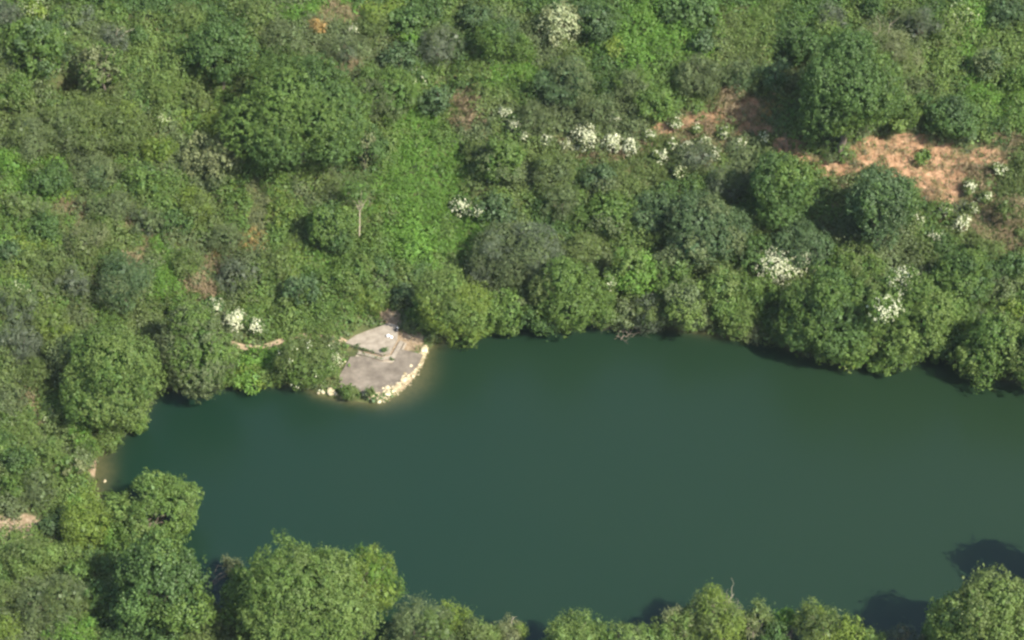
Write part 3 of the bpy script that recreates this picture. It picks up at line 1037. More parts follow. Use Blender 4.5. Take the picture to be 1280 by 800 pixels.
# ------------------------------------------------------------------ every tree and shrub one can tell apart
# the near shore, along the bottom of the picture
tree(384, 762, 90, 86, 'L', 'biggest light green tree on the near shore, its broad crown full of small leaves', 'lumpy', mix='G', mixp=.45, gap=.37)
tree(318, 752, 44, 60, 'G', 'darker green tree pressed against the broad light green tree on the near shore', 'lumpy')
tree(466, 730, 40, 46, 'Y', 'yellow-green tree behind the broad light green tree on the near shore', 'feather', mix='B', plumes=6)
tree(205, 742, 66, 76, 'D', 'dark full-crowned tree between the lake corner and the broad light green tree', 'loose', mix='G', mixp=.4, area=.34, gap=.36)
tree(190, 640, 62, 62, 'G', 'low spreading tree with a dark see-through gap, overhanging the lake corner', 'dense', mix='L', holes=[(-2.0, 3.0, .95), (1.0, -.9, 1.15)], squat=.6, cmax=.8, area=.22, hc=3.6)
shrub(289, 708, 15, 16, 'P', 'small pale shrub in the dark gap between two big near-shore trees', 'fine')
tree(527, 800, 46, 54, 'R', 'round grey-green tree next to the broad light green tree', 'twiggy', mix='G')
tree(566, 785, 27, 55, 'Y', 'bright yellow-green tree with upright shoots on the near shore', 'feather', plumes=7)
tree(592, 805, 26, 44, 'O', 'olive tree with brownish patches beside the small tan bush', 'fine', mix='W', plumes=4)
tree(608, 800, 20, 52, 'L', 'small green tree rising behind the brown-patched olive tree', 'fine', plumes=4)
shrub(634, 794, 25, 35, 'P', 'round tan-green bush standing last before the gap of open water', 'fine', mix='Y', bare=1)
tree(716, 808, 40, 46, 'L', 'green tree first after the gap of open water on the near shore', 'fine', plumes=4)
tree(750, 812, 30, 44, 'G', 'mid green tree squeezed between the first green tree and the grey-green one', 'fine', plumes=4)
tree(784, 812, 34, 54, 'R', 'grey-green round-topped tree between two brighter near-shore trees', 'fine', mix='L', mixp=.6)
tree(818, 812, 28, 52, 'G', 'dark-based green tree between the grey-green and the pointed one', 'broad', mix='L', plumes=4)
tree(844, 792, 31, 78, 'L', 'green tree with pointed shoots just before the bare-branched willow', 'feather', plumes=8, mix='P')
plant('willow_tree', 'tree', 896, 782, 40, 90, 'O', 'tall olive willow with bare pale branches at its top', 'feather', bare=6, mix='Y', plumes=9)
plant('willow_tree', 'tree', 941, 785, 27, 82, 'O', 'feathery pale olive willow next to the one with bare branches', 'feather', mix='P', bare=1, plumes=7)
tree(984, 778, 17, 58, 'B', 'narrow bright green young tree in front of a dark gap on the near shore', 'lumpy')
tree(968, 808, 26, 48, 'D', 'dark green tree filling the gap behind the narrow bright green tree', 'lumpy')
plant('willow_tree', 'tree', 1022, 788, 32, 74, 'O', 'soft olive-brown willow beyond the narrow bright green tree', 'feather', mix='Y', plumes=6)
tree(1062, 798, 24, 44, 'Y', 'yellow-green tree beside the soft olive-brown willow', 'fine', plumes=4)
shrub(1090, 804, 22, 26, 'L', 'low light green bush at the edge of the dark shadow on the water', 'fine', plumes=3)
shrub(1132, 805, 26, 22, 'W', 'low reddish-brown bush below the dark shadow on the water', 'twiggy', mix='T', mixp=.5)
tree(1234, 794, 72, 74, 'L', 'large pale green tree casting a dark shadow on the water', 'broad', mix='O', mixp=.4, plumes=3)
tree(1354, 716, 66, 84, 'L', 'tall green tree at the edge of the near shore beyond the large pale green tree', 'broad', lift=1.0)
shrub(1172, 802, 24, 30, 'G', 'green bush hugging the shaded side of the large pale green tree', 'broad')

# the western end
tree(138, 482, 64, 74, 'G', 'round full green tree leaning over the western end of the lake', 'lumpy', mix='L', mixp=.5)
tree(92, 452, 36, 50, 'O', 'olive tree behind the round full tree at the western end', 'broad', mix='R')
tree(243, 446, 54, 60, 'G', 'dull green rounded tree on the bank with a dark gap on its western side', 'dense', mix='R', mixp=.4)
shrub(168, 528, 20, 17, 'G', 'low green bush trailing in the water under the round full tree', 'broad', mix='L')
shrub(141, 550, 20, 15, 'L', 'low light bush at the waterline between the round full tree and the beach', 'fine')
shrub(113, 560, 14, 14, 'G', 'tiny green bush just above the little beach by the water', 'fine')
shrub(192, 455, 22, 40, 'D', 'dark shaded bush in the gap between the two round western trees', 'broad')
shrub(308, 473, 28, 15, 'B', 'bright green low shrub on the bank just below the footpath', 'loose', mix='Y')
shrub(337, 474, 18, 14, 'L', 'pale green low shrub between the bright low shrub and the olive bush', 'fine')
shrub(381, 457, 40, 40, 'O', 'olive bush beside the landing with a long dark shadow on the path', 'fine', mix='G', blossom=14, bm=4)
shrub(437, 491, 12, 12, 'G', 'small dark bush on the waterline below the landing', 'dense', mix='O')
shrub(462, 491, 8, 9, 'O', 'tiny brownish bush among the rocks at the tip of the landing', 'fine', mix='W')
shrub(28, 432, 30, 46, 'W', 'grey-brown half-bare shrub by the western slope', 'twiggy', mix='R')
shrub(22, 385, 26, 26, 'O', 'olive shrub above the grey-brown half-bare shrub', 'fine', mix='W')
shrub(66, 410, 26, 34, 'Y', 'yellow-green shrub between the grey-brown shrub and the olive tree', 'fine', mix='O')
shrub(50, 470, 24, 30, 'O', 'thin olive shrub at the foot of the grey-brown half-bare shrub', 'twiggy')
shrub(99, 545, 18, 26, 'B', 'bright narrow green shrub just above the little beach', 'feather')
shrub(22, 578, 22, 22, 'D', 'dark green bush in shade beyond the little beach', 'broad')
shrub(62, 570, 26, 30, 'L', 'light green bush between the dark shaded bush and the beach', 'fine')
shrub(84, 585, 22, 24, 'G', 'mid green bush right behind the little beach', 'loose', mix='P')
shrub(50, 612, 28, 26, 'R', 'grey-green brush above the tan clearing', 'twiggy', mix='O')
shrub(108, 655, 36, 46, 'Y', 'large yellow-green bush between the tan clearing and the gapped tree', 'fine', mix='B', area=.24)
shrub(64, 660, 14, 38, 'E', 'thin dark shrub along the edge of the tan clearing', 'loose')
shrub(145, 668, 22, 34, 'B', 'bright green bush between the yellow-green bush and the gapped tree', 'fine')
shrub(40, 700, 32, 28, 'L', 'light green bush just below the tan clearing', 'fine', mix='O')
shrub(62, 755, 48, 38, 'R', 'wide grey-green shrub in the near corner of the woods', 'twiggy', mix='O')
shrub(92, 792, 34, 24, 'B', 'bright green shrub in front of the wide grey-green shrub', 'fine')
shrub(125, 748, 24, 38, 'D', 'dark green shrub in the shade of the full-crowned near-shore tree', 'loose')
shrub(95, 715, 22, 20, 'G', 'small green shrub on the shaded side of the dark near-shore tree', 'broad')
shrub(10, 745, 22, 34, 'O', 'olive shrub behind the wide grey-green shrub', 'fine')
shrub(8, 790, 28, 22, 'Y', 'yellowish shrub in the extreme near corner of the woods', 'fine')
shrub(15, 610, 18, 22, 'G', 'green bush at the picture edge above the tan clearing', 'broad')

# the north shore, from the landing eastwards
tree(566, 384, 48, 52, 'L', 'yellow-green tree standing beside the landing at the water', 'fine', mix='Y', mixp=.55, area=.26)
tree(524, 392, 18, 30, 'G', 'dark green bush-like tree between the landing and the yellow-green tree', 'broad', mix='D')
tree(645, 325, 58, 70, 'R', 'big soft grey-green willow above the northern shore', 'feather', mix='W', mixp=.35)
tree(635, 388, 36, 32, 'G', 'low green tree at the water below the big grey-green willow', 'broad', mix='R')
tree(712, 368, 48, 60, 'G', 'rounded green tree on the shore with an olive side', 'dense', mix='O', mixp=.3)
tree(728, 318, 30, 42, 'O', 'olive tree just behind the rounded shore tree', 'feather', mix='Y')
tree(788, 350, 34, 52, 'L', 'lively light green tree above the fallen branches', 'broad', mix='B')
shrub(770, 395, 28, 24, 'R', 'grey-green bush on the bank just above the fallen branches', 'loose')
shrub(815, 395, 28, 28, 'O', 'olive brown-tinged bush on the bank beside the fallen branches', 'fine', mix='W')
tree(880, 292, 58, 56, 'E', 'wide dark grey-green tree in the middle of the northern bank', 'dense', mix='R', mixp=.3)
tree(820, 268, 34, 32, 'E', 'smaller dark tree next to the wide dark grey-green tree', 'dense')
tree(765, 268, 36, 34, 'G', 'mid green tree up the bank behind the lively light green tree', 'broad', mix='R')
tree(862, 388, 36, 46, 'R', 'grey-green shore tree dipping its leaves in the water', 'broad', mix='L', mixp=.4)
tree(905, 372, 36, 48, 'G', 'yellowish green shore tree below the wide dark tree', 'broad', mix='O', mixp=.4)
tree(948, 380, 30, 42, 'G', 'green shore tree below the large white-flowering bush', 'broad')
shrub(940, 418, 14, 16, 'P', 'small tan half-dead bush at the waterline', 'twiggy', mix='T')
tree(1030, 398, 56, 66, 'G', 'big rounded dark green tree, the western one of a merged pair over the water', 'dense', mix='D', mixp=.45)
tree(1143, 402, 54, 66, 'G', 'big rounded green tree, the eastern one of a merged pair over the water', 'dense', mix='L', mixp=.3)
shrub(1066, 447, 20, 20, 'B', 'small bright yellow-green bush at the waterline under the merged pair', 'loose', mix='Y')
shrub(1105, 452, 24, 18, 'G', 'low green bush at the waterline under the eastern tree of the pair', 'broad')
tree(1240, 437, 44, 48, 'G', 'round green tree over the water beyond the merged pair', 'broad', mix='L')
shrub(1232, 405, 26, 22, 'W', 'grey-brown twiggy bush on top of the round eastern shore tree', 'twiggy', mix='R')
shrub(1268, 387, 18, 26, 'Y', 'bright yellow-green shrub by the grey-brown twiggy bush', 'loose')
plant('bramble_mound', 'bramble', 1208, 350, 46, 40, 'D', 'dark green bramble mound between the white-flowering bush and the eastern slope', 'dense', mix='G')
tree(1100, 262, 47, 62, 'E', 'tall dark blue-green tree just below the orange scar', 'loose', mix='D', area=.36, cmax=1.3, lift=1.12)
tree(976, 238, 44, 50, 'G', 'green tree with a dark shadow at its western side, below the long scar', 'broad', mix='D', mixp=.4, cmax=1.3, lift=1.12)
tree(1002, 308, 42, 34, 'E', 'dark thicket tree between the tall dark tree and the large white-flowering bush', 'dense')
tree(940, 318, 30, 28, 'D', 'dark green tree at the foot of the tree with the dark western shadow', 'broad')
tree(1070, 330, 40, 30, 'G', 'dull green tree crown right behind the merged pair', 'dense', mix='O')

tree(602, 395, 30, 30, 'G', 'small green tree linking the yellow-green tree and the low green one', 'broad', mix='Y')
tree(675, 400, 28, 26, 'D', 'dark little tree in the notch where the water bites into the bank', 'broad', mix='G')
tree(752, 392, 26, 32, 'G', 'small green tree between the rounded shore tree and the fallen branches', 'fine', mix='O')
tree(838, 350, 34, 34, 'G', 'green tree below the smaller dark tree on the northern bank', 'broad', mix='R')
tree(925, 402, 26, 28, 'L', 'light green little tree at the water beside the tan half-dead bush', 'fine')
tree(972, 412, 24, 32, 'O', 'olive little tree in the shaded notch west of the merged pair', 'fine', mix='D')
tree(1058, 428, 40, 34, 'G', 'low front crown hanging over the water under the western tree of the pair', 'dense', mix='D')
tree(1118, 430, 42, 36, 'G', 'low front crown hanging over the water under the eastern tree of the pair', 'dense', mix='L', mixp=.3)
tree(1086, 392, 46, 60, 'G', 'middle crown filling the merged pair, streaked with white blossom', 'dense', mix='O', mixp=.3)
tree(1186, 432, 26, 30, 'D', 'dark small tree in the inlet between the merged pair and the round eastern tree', 'broad', mix='G')
tree(1200, 398, 30, 28, 'G', 'green tree in front of the bramble mound by the eastern inlet', 'broad')
tree(1294, 448, 46, 50, 'G', 'green tree over the water at the eastern picture edge', 'broad', mix='O')

# the hillside above, from east to west
tree(1060, 122, 64, 76, 'D', 'largest dark green tree on the upper slope, above the orange scar', 'broad', mix='G', mixp=.35, cmax=1.3, lift=1.12)
tree(1010, 60, 30, 28, 'D', 'dark lobe-like tree behind the largest dark tree on the upper slope', 'broad')
plant('willow_tree', 'tree', 1102, 72, 48, 44, 'P', 'pale feathery willow with bare branches behind the largest dark tree', 'feather', bare=3, mix='O', mixp=.5)
tree(1118, 140, 34, 40, 'G', 'mid green tree at the eastern side of the largest dark tree', 'broad', mix='L')
tree(1150, 128, 20, 26, 'D', 'dark narrow tree between the feathery willow and the orange scar', 'loose')
tree(1190, 148, 38, 42, 'D', 'dark blue-green tree right above the orange scar', 'broad', mix='E')
shrub(1236, 82, 24, 34, 'R', 'grey-green shrub on the bright eastern slope', 'loose', mix='E')
shrub(1258, 18, 24, 20, 'E', 'dark shrub at the top edge of the eastern slope', 'broad')
shrub(1150, 32, 26, 36, 'W', 'brown-grey shrub near the top above the feathery willow', 'twiggy', mix='R')
plant('flowering_shrub', 'flowering shrub', 1200, 14, 24, 16, 'L', 'pale cream-topped shrub at the top of the eastern slope', 'loose', blossom=24, blossom_pal='cream', bm=6)
shrub(1092, 12, 14, 14, 'D', 'small dark bush at the top edge above the feathery willow', 'broad')
shrub(1040, 22, 22, 18, 'W', 'grey-brown shrub between the top edge and the lobe-like dark tree', 'twiggy', mix='R')
shrub(1272, 100, 20, 28, 'G', 'green shrub at the picture edge on the eastern slope', 'broad')
shrub(970, 100, 24, 34, 'E', 'dark grey-green shrub in the shadow of the largest dark tree', 'loose')
shrub(925, 100, 28, 24, 'R', 'grey-green shrub above the western end of the long scar', 'fine', mix='E')
shrub(872, 98, 30, 28, 'R', 'soft grey-green shrub between the bright patch and the long scar', 'fine')
shrub(878, 55, 18, 18, 'E', 'dark grey shrub amid the bright green patch', 'loose')
tree(862, 12, 38, 20, 'D', 'large-leaved dark tree at the top edge over the bright patch', 'glossy')
tree(748, 28, 32, 32, 'E', 'dark tree near the top beside the cream-flowering bush', 'broad', mix='D')
plant('sapling', 'tree', 768, 62, 16, 18, 'Y', 'yellow-green sapling beside the bright green patch', 'loose')
shrub(790, 108, 26, 24, 'R', 'grey shrub below the yellow-green sapling', 'fine', mix='G')
shrub(705, 108, 38, 36, 'E', 'broad grey-green shrub below the cream-flowering bush', 'fine', mix='R')
shrub(752, 140, 26, 24, 'R', 'grey-green shrub just above the line of white flowers', 'twiggy')
shrub(818, 132, 26, 24, 'G', 'green shrub just above the middle of the long scar', 'broad')
shrub(668, 150, 24, 22, 'R', 'twiggy grey shrub at the western end of the line of white flowers', 'twiggy')
shrub(870, 195, 28, 22, 'W', 'brown-grey shrub below the long scar', 'twiggy', mix='R')
shrub(910, 228, 26, 24, 'R', 'grey brush beside the tree with the dark western shadow', 'twiggy', mix='W')
shrub(625, 205, 34, 36, 'G', 'mid green shrub east of the long bright grass strip', 'broad', mix='R')
shrub(690, 215, 32, 28, 'R', 'grey-green shrub below the western white flowers', 'fine', mix='O')
shrub(625, 262, 30, 24, 'E', 'dark grey-green shrub above the big grey-green willow', 'loose')
shrub(750, 225, 28, 24, 'E', 'dark shrub just below the middle of the line of white flowers', 'broad', mix='R')
shrub(700, 255, 26, 26, 'R', 'twiggy grey shrub right behind the olive shore tree', 'twiggy')
shrub(622, 48, 32, 28, 'G', 'blue-green shrub west of the cream-flowering bush', 'fine', mix='E')
shrub(600, 18, 26, 18, 'E', 'dark shrub at the top edge west of the cream-flowering bush', 'broad')
shrub(648, 62, 22, 26, 'G', 'green shrub pressed against the cream-flowering bush', 'fine')
shrub(548, 58, 30, 28, 'W', 'brown-grey shrub on the upper slope beside a bright strip', 'twiggy', mix='R')
shrub(506, 30, 22, 26, 'D', 'dark large-leaved shrub near the top, beside the brown-grey one', 'glossy')
shrub(518, 52, 16, 14, 'B', 'small bright shrub below the dark large-leaved one', 'loose')
shrub(466, 30, 24, 20, 'O', 'olive shrub beside the dead tan bracken near the top', 'fine', mix='Y')
shrub(430, 62, 28, 22, 'R', 'grey shrub below the dead tan bracken near the top', 'twiggy', mix='W')
shrub(500, 75, 28, 24, 'E', 'grey-green shrub between the brown-grey shrub and the large hillside tree', 'loose')
plant('dead_shrub', 'shrub', 397, 34, 12, 14, 'C', 'small dead shrub with orange leaves near the top', 'fine')
shrub(480, 118, 44, 38, 'G', 'olive-green bush right beside the huge hillside tree', 'fine', mix='R')
shrub(545, 128, 22, 30, 'E', 'dark narrow shrub at the top of the long bright grass strip', 'loose')
tree(372, 152, 92, 92, 'G', 'huge spreading green tree on the upper western hillside', 'dense', mix='D', mixp=.3, lift=.9)
tree(275, 72, 44, 54, 'D', 'dark leafy tree above the huge spreading tree', 'loose', mix='G', area=.36, cmax=1.15, lift=1.0)
shrub(352, 50, 28, 22, 'R', 'grey-green shrub between the dark leafy tree and the orange dead shrub', 'fine')
shrub(306, 134, 13, 12, 'E', 'small dark bush in the shadow of the huge spreading tree', 'broad')
shrub(243, 124, 21, 24, 'O', 'round smooth olive bush below the dark leafy tree', 'dense')
shrub(268, 158, 26, 20, 'Y', 'yellow-olive shrub below the round smooth olive bush', 'fine', mix='O')
tree(266, 198, 40, 40, 'P', 'pale grey-leaved tree on the western hillside', 'loose', mix='R', mixp=.6)
tree(455, 187, 34, 36, 'D', 'dark ragged tree below the huge spreading tree', 'loose', mix='P', mixp=.3, lift=1.0, cmax=1.1)
tree(415, 285, 34, 48, 'D', 'dark green tree in mid slope above the landing', 'broad', mix='G', mixp=.5, lift=1.0, cmax=1.2)
plant('sapling', 'tree', 450, 238, 24, 30, 'G', 'slim feathery sapling with a bare pale trunk', 'twiggy', hc=6.6, base=(449, 308), pale_trunk=True, girth=.9, area=.5)
shrub(478, 338, 20, 36, 'D', 'dark narrow shrub between the bright strip and the sapling', 'loose')
shrub(378, 365, 24, 26, 'E', 'dark grey-green shrub up the slope from the footpath', 'loose')
shrub(440, 345, 30, 24, 'G', 'green shrub at the foot of the slim sapling', 'broad', mix='L')
shrub(345, 330, 26, 22, 'O', 'olive shrub west of the dark mid-slope tree', 'fine', mix='L')
shrub(330, 200, 22, 24, 'G', 'green shrub at the lower western edge of the huge spreading tree', 'broad')
shrub(506, 368, 16, 18, 'E', 'dark shrub right behind the landing', 'broad')
shrub(465, 378, 22, 18, 'L', 'light green shrub on the slope just above the platform', 'fine', mix='Y')
tree(155, 358, 38, 42, 'E', 'grey dark tree over the western end of the lake', 'feather', mix='R', mixp=.4, lift=1.0, cmax=1.1)
shrub(92, 355, 24, 26, 'W', 'grey-brown round shrub beside the grey dark tree', 'twiggy', mix='R')
shrub(60, 332, 24, 26, 'O', 'olive shrub behind the grey-brown round shrub', 'fine')
shrub(58, 285, 20, 24, 'D', 'dark green bush low on the western hillside', 'broad')
shrub(28, 262, 26, 22, 'O', 'olive bush at the western picture edge', 'fine', mix='R')
shrub(10, 318, 18, 18, 'E', 'small dark bush below the bright western patch', 'broad')
shrub(110, 300, 28, 26, 'P', 'pale straw-coloured brush on the western hillside', 'twiggy', mix='O')
shrub(140, 262, 28, 24, 'R', 'grey-green shrub below the olive western thicket', 'fine', mix='G')
shrub(115, 215, 32, 26, 'R', 'grey shrub in the middle of the western hillside', 'fine', mix='E')
shrub(178, 225, 26, 22, 'G', 'green shrub beneath the yellow-flecked bushes', 'broad', mix='D')
shrub(215, 280, 24, 22, 'D', 'dark green bush in the middle of the western hillside', 'loose')
shrub(245, 258, 26, 24, 'Y', 'yellow-green shrub below the pale grey-leaved tree', 'fine', mix='O')
shrub(285, 300, 26, 22, 'R', 'grey-green shrub beside the straw-coloured strip', 'twiggy')
shrub(300, 345, 26, 24, 'W', 'brownish grey shrub above the white flowers by the footpath', 'twiggy', mix='O')
shrub(185, 280, 22, 22, 'R', 'twiggy grey shrub between two tan bracken patches', 'twiggy', mix='W')
shrub(235, 330, 24, 24, 'O', 'olive bush beside the narrow bright grass strip', 'fine', mix='G')
shrub(225, 385, 26, 22, 'G', 'green shrub just behind the dull green rounded tree', 'broad', mix='O')
shrub(95, 160, 44, 36, 'O', 'wide olive thicket bush on the upper western hillside', 'fine', mix='R')
shrub(152, 165, 36, 34, 'O', 'olive shrub with yellowish tips next to the wide olive thicket', 'fine', mix='Y')
shrub(40, 178, 34, 34, 'R', 'grey-green bush west of the wide olive thicket', 'fine', mix='O')
shrub(60, 225, 30, 24, 'D', 'dark olive bush below the wide olive thicket', 'broad', mix='O')
shrub(12, 205, 22, 26, 'B', 'bright green bush on the western picture edge', 'fine')
shrub(200, 190, 24, 24, 'Y', 'yellow-green bush beside the yellow-flecked bush', 'fine', mix='G')
tree(128, 86, 30, 32, 'P', 'pale-leaved bush raised tree-high to shade the dark hollow', 'loose', mix='G', mixp=.5, lift=1.25, cmax=1.2)  # bush lifted and heightened so its shadow falls into the pit
shrub(48, 62, 44, 40, 'G', 'large blue-green bush on the upper western corner', 'loose', mix='E', mixp=.5)
shrub(18, 120, 30, 30, 'G', 'green bush below the large blue-green bush', 'broad', mix='O')
shrub(104, 132, 26, 13, 'Y', 'yellow-green bush in front of the dark hollow', 'fine', mix='O')
shrub(46, 92, 15, 20, 'G', 'green bush on the western rim of the dark hollow', 'broad')
shrub(100, 58, 22, 15, 'L', 'light green bush on the upper rim of the dark hollow', 'fine')
plant('dead_shrub', 'shrub', 143, 52, 21, 22, 'W', 'brown-purple leafless shrub on the upper western hillside', 'twiggy', bare=2)
shrub(172, 46, 14, 20, 'D', 'small dark green bush beside the leafless shrub', 'broad')
shrub(95, 22, 28, 20, 'R', 'grey-green shrub with pinkish tint near the top', 'fine', mix='W')
plant('flowering_shrub', 'flowering shrub', 42, 12, 20, 16, 'Y', 'pale yellow shrub at the very top of the western corner', 'loose', blossom=26, blossom_pal='cream', bm=6)
shrub(10, 20, 20, 24, 'W', 'brownish shrub in the upper western corner', 'twiggy')
shrub(205, 110, 24, 22, 'L', 'light green shrub above the yellow-flecked bush', 'fine')
shrub(320, 15, 24, 16, 'L', 'light green shrub at the top above the dark leafy tree', 'fine')
shrub(230, 22, 28, 20, 'O', 'olive shrub at the top beside the dark leafy tree', 'fine', mix='L')

# flowering shrubs
flower(971, 331, 33, 25, 'large bush covered in white blossom above the northern shore', 150, bm=6)
flower(1008, 322, 23, 19, 'thinly flowering white bush next to the large white one', 38, bm=7)
flower(1128, 348, 22, 14, 'bush with creamy white blossom on top of the merged pair of trees', 44, bm=6, hc=10.5, base=(1138, 372))
flower(1124, 367, 9, 10, 'tiny white-flowering spray between the two blossoming bushes of the merged pair', 12, hc=10.5, base=(1132, 380))
flower(1106, 385, 22, 17, 'bush with two streaks of white blossom amid the merged pair of trees', 36, bm=6, hc=11.5, base=(1118, 388))
flower(575, 258, 15, 13, 'dark bush dotted with white flowers on the bright grass strip', 26, pal='D')
flower(598, 268, 12, 11, 'small sparsely flowering bush beside the dark flowering one on the bright strip', 11, pal='B')
flower(267, 382, 14, 12, 'small white-flowering bush west of the denser ones by the footpath', 17, pal='D')
flower(294, 401, 15, 17, 'densest white-flowering bush right above the footpath', 44, bm=8)
flower(320, 409, 12, 11, 'dark bush with a few white flowers above the footpath', 18, pal='D')
flower(24, 356, 14, 8, 'small white-flowering bush at the western picture edge', 11, pal='D')
flower(700, 32, 28, 30, 'tall cream-flowering bush near the top of the hillside', 120, pal='P', blossom_pal='cream', bm=7)
G1 = 'white flowering bushes in a line under the long scar'
flower(631, 143, 10, 10, 'uppermost western bush in the line of white flowers', 12, pal='R', group=G1)
flower(643, 156, 9, 10, 'second bush from the western end of the line of white flowers', 13, pal='R', group=G1)
flower(656, 172, 8, 9, 'third bush from the western end of the line, below the second', 11, pal='R', group=G1)
flower(684, 176, 9, 9, 'faint flowering bush between the western and the densest white bushes', 11, pal='R', group=G1)
flower(731, 174, 18, 18, 'dense white-flowering bush, the western of the two densest in the line', 52, pal='P', group=G1)
flower(765, 179, 13, 13, 'dense white-flowering bush, the eastern of the two densest in the line', 40, pal='P', group=G1)
flower(788, 183, 11, 12, 'pale flowering bush just east of the two densest in the line', 24, pal='R', group=G1)
flower(765, 150, 10, 11, 'single flowering bush set above the line of white flowers', 16, pal='R', group=G1)
flower(826, 195, 11, 10, 'flowering bush below the pinkish end of the long scar', 16, pal='O', group=G1)
flower(845, 155, 8, 9, 'small white bush on the bare western end of the long scar', 14, pal='O', group=G1)
flower(860, 186, 10, 12, 'whitish bush below the middle of the long scar', 16, pal='O', group=G1)
flower(880, 178, 8, 9, 'small whitish bush between the scar and the brown-grey shrub', 10, pal='O', group=G1)
flower(906, 166, 8, 8, 'tiny white bush in the middle of the long scar', 9, pal='O', group=G1)
flower(955, 172, 8, 12, 'pale bush at the eastern end of the long scar', 12, pal='O', group=G1)
flower(840, 180, 8, 9, 'loose whitish bush between the pinkish scar end and the line of white flowers', 12, pal='O', group=G1)
flower(870, 162, 7, 7, 'tiny pale bush in the dry grass at the western part of the long scar', 9, pal='O', group=G1)
flower(893, 192, 9, 9, 'pale bush on the eastern side of the brown-grey shrub below the scar', 12, pal='O', group=G1)
flower(812, 170, 8, 8, 'small pale bush at the very tip of the pinkish scar', 10, pal='O', group=G1)
flower(708, 182, 8, 8, 'small cream bush just west of the two densest in the line', 12, pal='P', group=G1)
flower(925, 180, 8, 9, 'cream bush under the eastern half of the long scar', 11, pal='O', group=G1)
flower(850, 215, 9, 12, 'yellowish-white flowering bush lower down below the scar', 16, pal='O', blossom_pal='cream', group=G1)
flower(797, 262, 14, 11, 'pale flowering bush with a bare tip on the northern bank', 20, pal='P', bare=1)
flower(762, 352, 8, 8, 'tiny white-flowering bush in front of the lively light green tree', 9, hc=6.5)
G2 = 'white flowering bushes round the orange scar'
flower(1212, 234, 8, 10, 'white-flowering bush at the eastern edge of the orange scar', 16, pal='O', group=G2)
flower(1232, 246, 8, 8, 'small white-flowering bush just east of the orange scar', 9, pal='O', group=G2)
flower(1201, 278, 12, 13, 'widest white-flowering bush below the orange scar', 24, pal='O', group=G2)
flower(1168, 295, 9, 10, 'compact white-flowering bush lowest below the orange scar', 18, pal='G', group=G2)
flower(1147, 274, 9, 12, 'white-flowering bush between the tall dark tree and the orange scar', 16, pal='O', group=G2)
flower(1215, 262, 8, 9, 'pale flowering bush between the widest one and the small eastern one', 11, pal='O', group=G2)
flower(1182, 262, 8, 8, 'cream bush at the lower tip of the orange scar', 10, pal='O', group=G2)
flower(1248, 212, 10, 8, 'pale flowering bush on the slope beyond the orange scar', 12, pal='O', group=G2)
flower(520, 94, 16, 9, 'white-dotted bush on the upper slope by the grass strip', 16, pal='D')
flower(441, 40, 9, 9, 'pale white bush beside the dead tan bracken near the top', 18, pal='R')
flower(77, 44, 9, 9, 'bush with few bright white flowers in the upper western corner', 7, pal='G')
flower(208, 106, 12, 8, 'yellow-flecked bush above the round smooth olive bush', 12, pal='L', blossom_pal='cream')
flower(204, 152, 9, 9, 'yellow-white flecked bush in the middle of the upper western hillside', 14, pal='L', blossom_pal='cream')
flower(62, 517, 14, 9, 'pale-yellow flecked bush on the western bank', 9, pal='L', blossom_pal='cream')
flower(418, 452, 10, 10, 'whitish shrub beside the white boulder west of the platform', 22, pal='P')
shrub(1040, 198, 12, 8, 'R', 'small grey shrub on the western rim of the orange scar', 'twiggy')
shrub(1155, 196, 12, 8, 'G', 'small green shrub alone in the middle of the orange scar', 'loose')
shrub(1235, 320, 26, 24, 'O', 'olive shrub on the dry eastern slope', 'fine')
shrub(1262, 265, 22, 20, 'O', 'olive-brown shrub at the eastern picture edge', 'twiggy', mix='T')
shrub(1265, 335, 20, 24, 'D', 'dark green shrub behind the bright yellow-green eastern shrub', 'broad')

# fallen branches in the water
tb = Tubes()
q0 = land(790, 408)[0]
rg = np.random.default_rng(77)
root = thing('fallen_branch', (q0[0], q0[1], 0), 'pale dead branches fallen from the bank into the water', 'branch')
for (ax, ay, bx, by, r) in ((792, 402, 768, 424, .09), (796, 404, 812, 408, .07), (782, 414, 816, 406, .09), (776, 424, 800, 414, .07), (788, 410, 760, 408, .06), (800, 412, 814, 414, .05), (770, 420, 784, 426, .05), (758, 408, 752, 414, .04)):
    A, B = at_z(ax, ay, .45) - q0 * [1, 1, 0], at_z(bx, by, .25) - q0 * [1, 1, 0]
    pth = tb.limb(A, B, r, r * .35, rg, n=7, wob=.06, seg=6)
    for j in range(4):
        s = pth[rg.integers(2, 6)]
        tb.limb(s, s + rg.normal(size=3) * [.9, .9, .35] + (B - A) * .2, r * .4, .012, rg, n=4, wob=.08, seg=5)
tb.build('bough', BARK, root)

# the post in the clearing
q0 = land(19, 661)[0]
root = thing('post', q0, 'thin pale wooden post standing in the tan clearing', 'post')
tb = Tubes()
tb.add([(0, 0, -.2), (0, .02, .8), (.03, .03, 1.7)], [.07, .06, .05], 7)
tb.build('shaft', TAN_BARK, root)

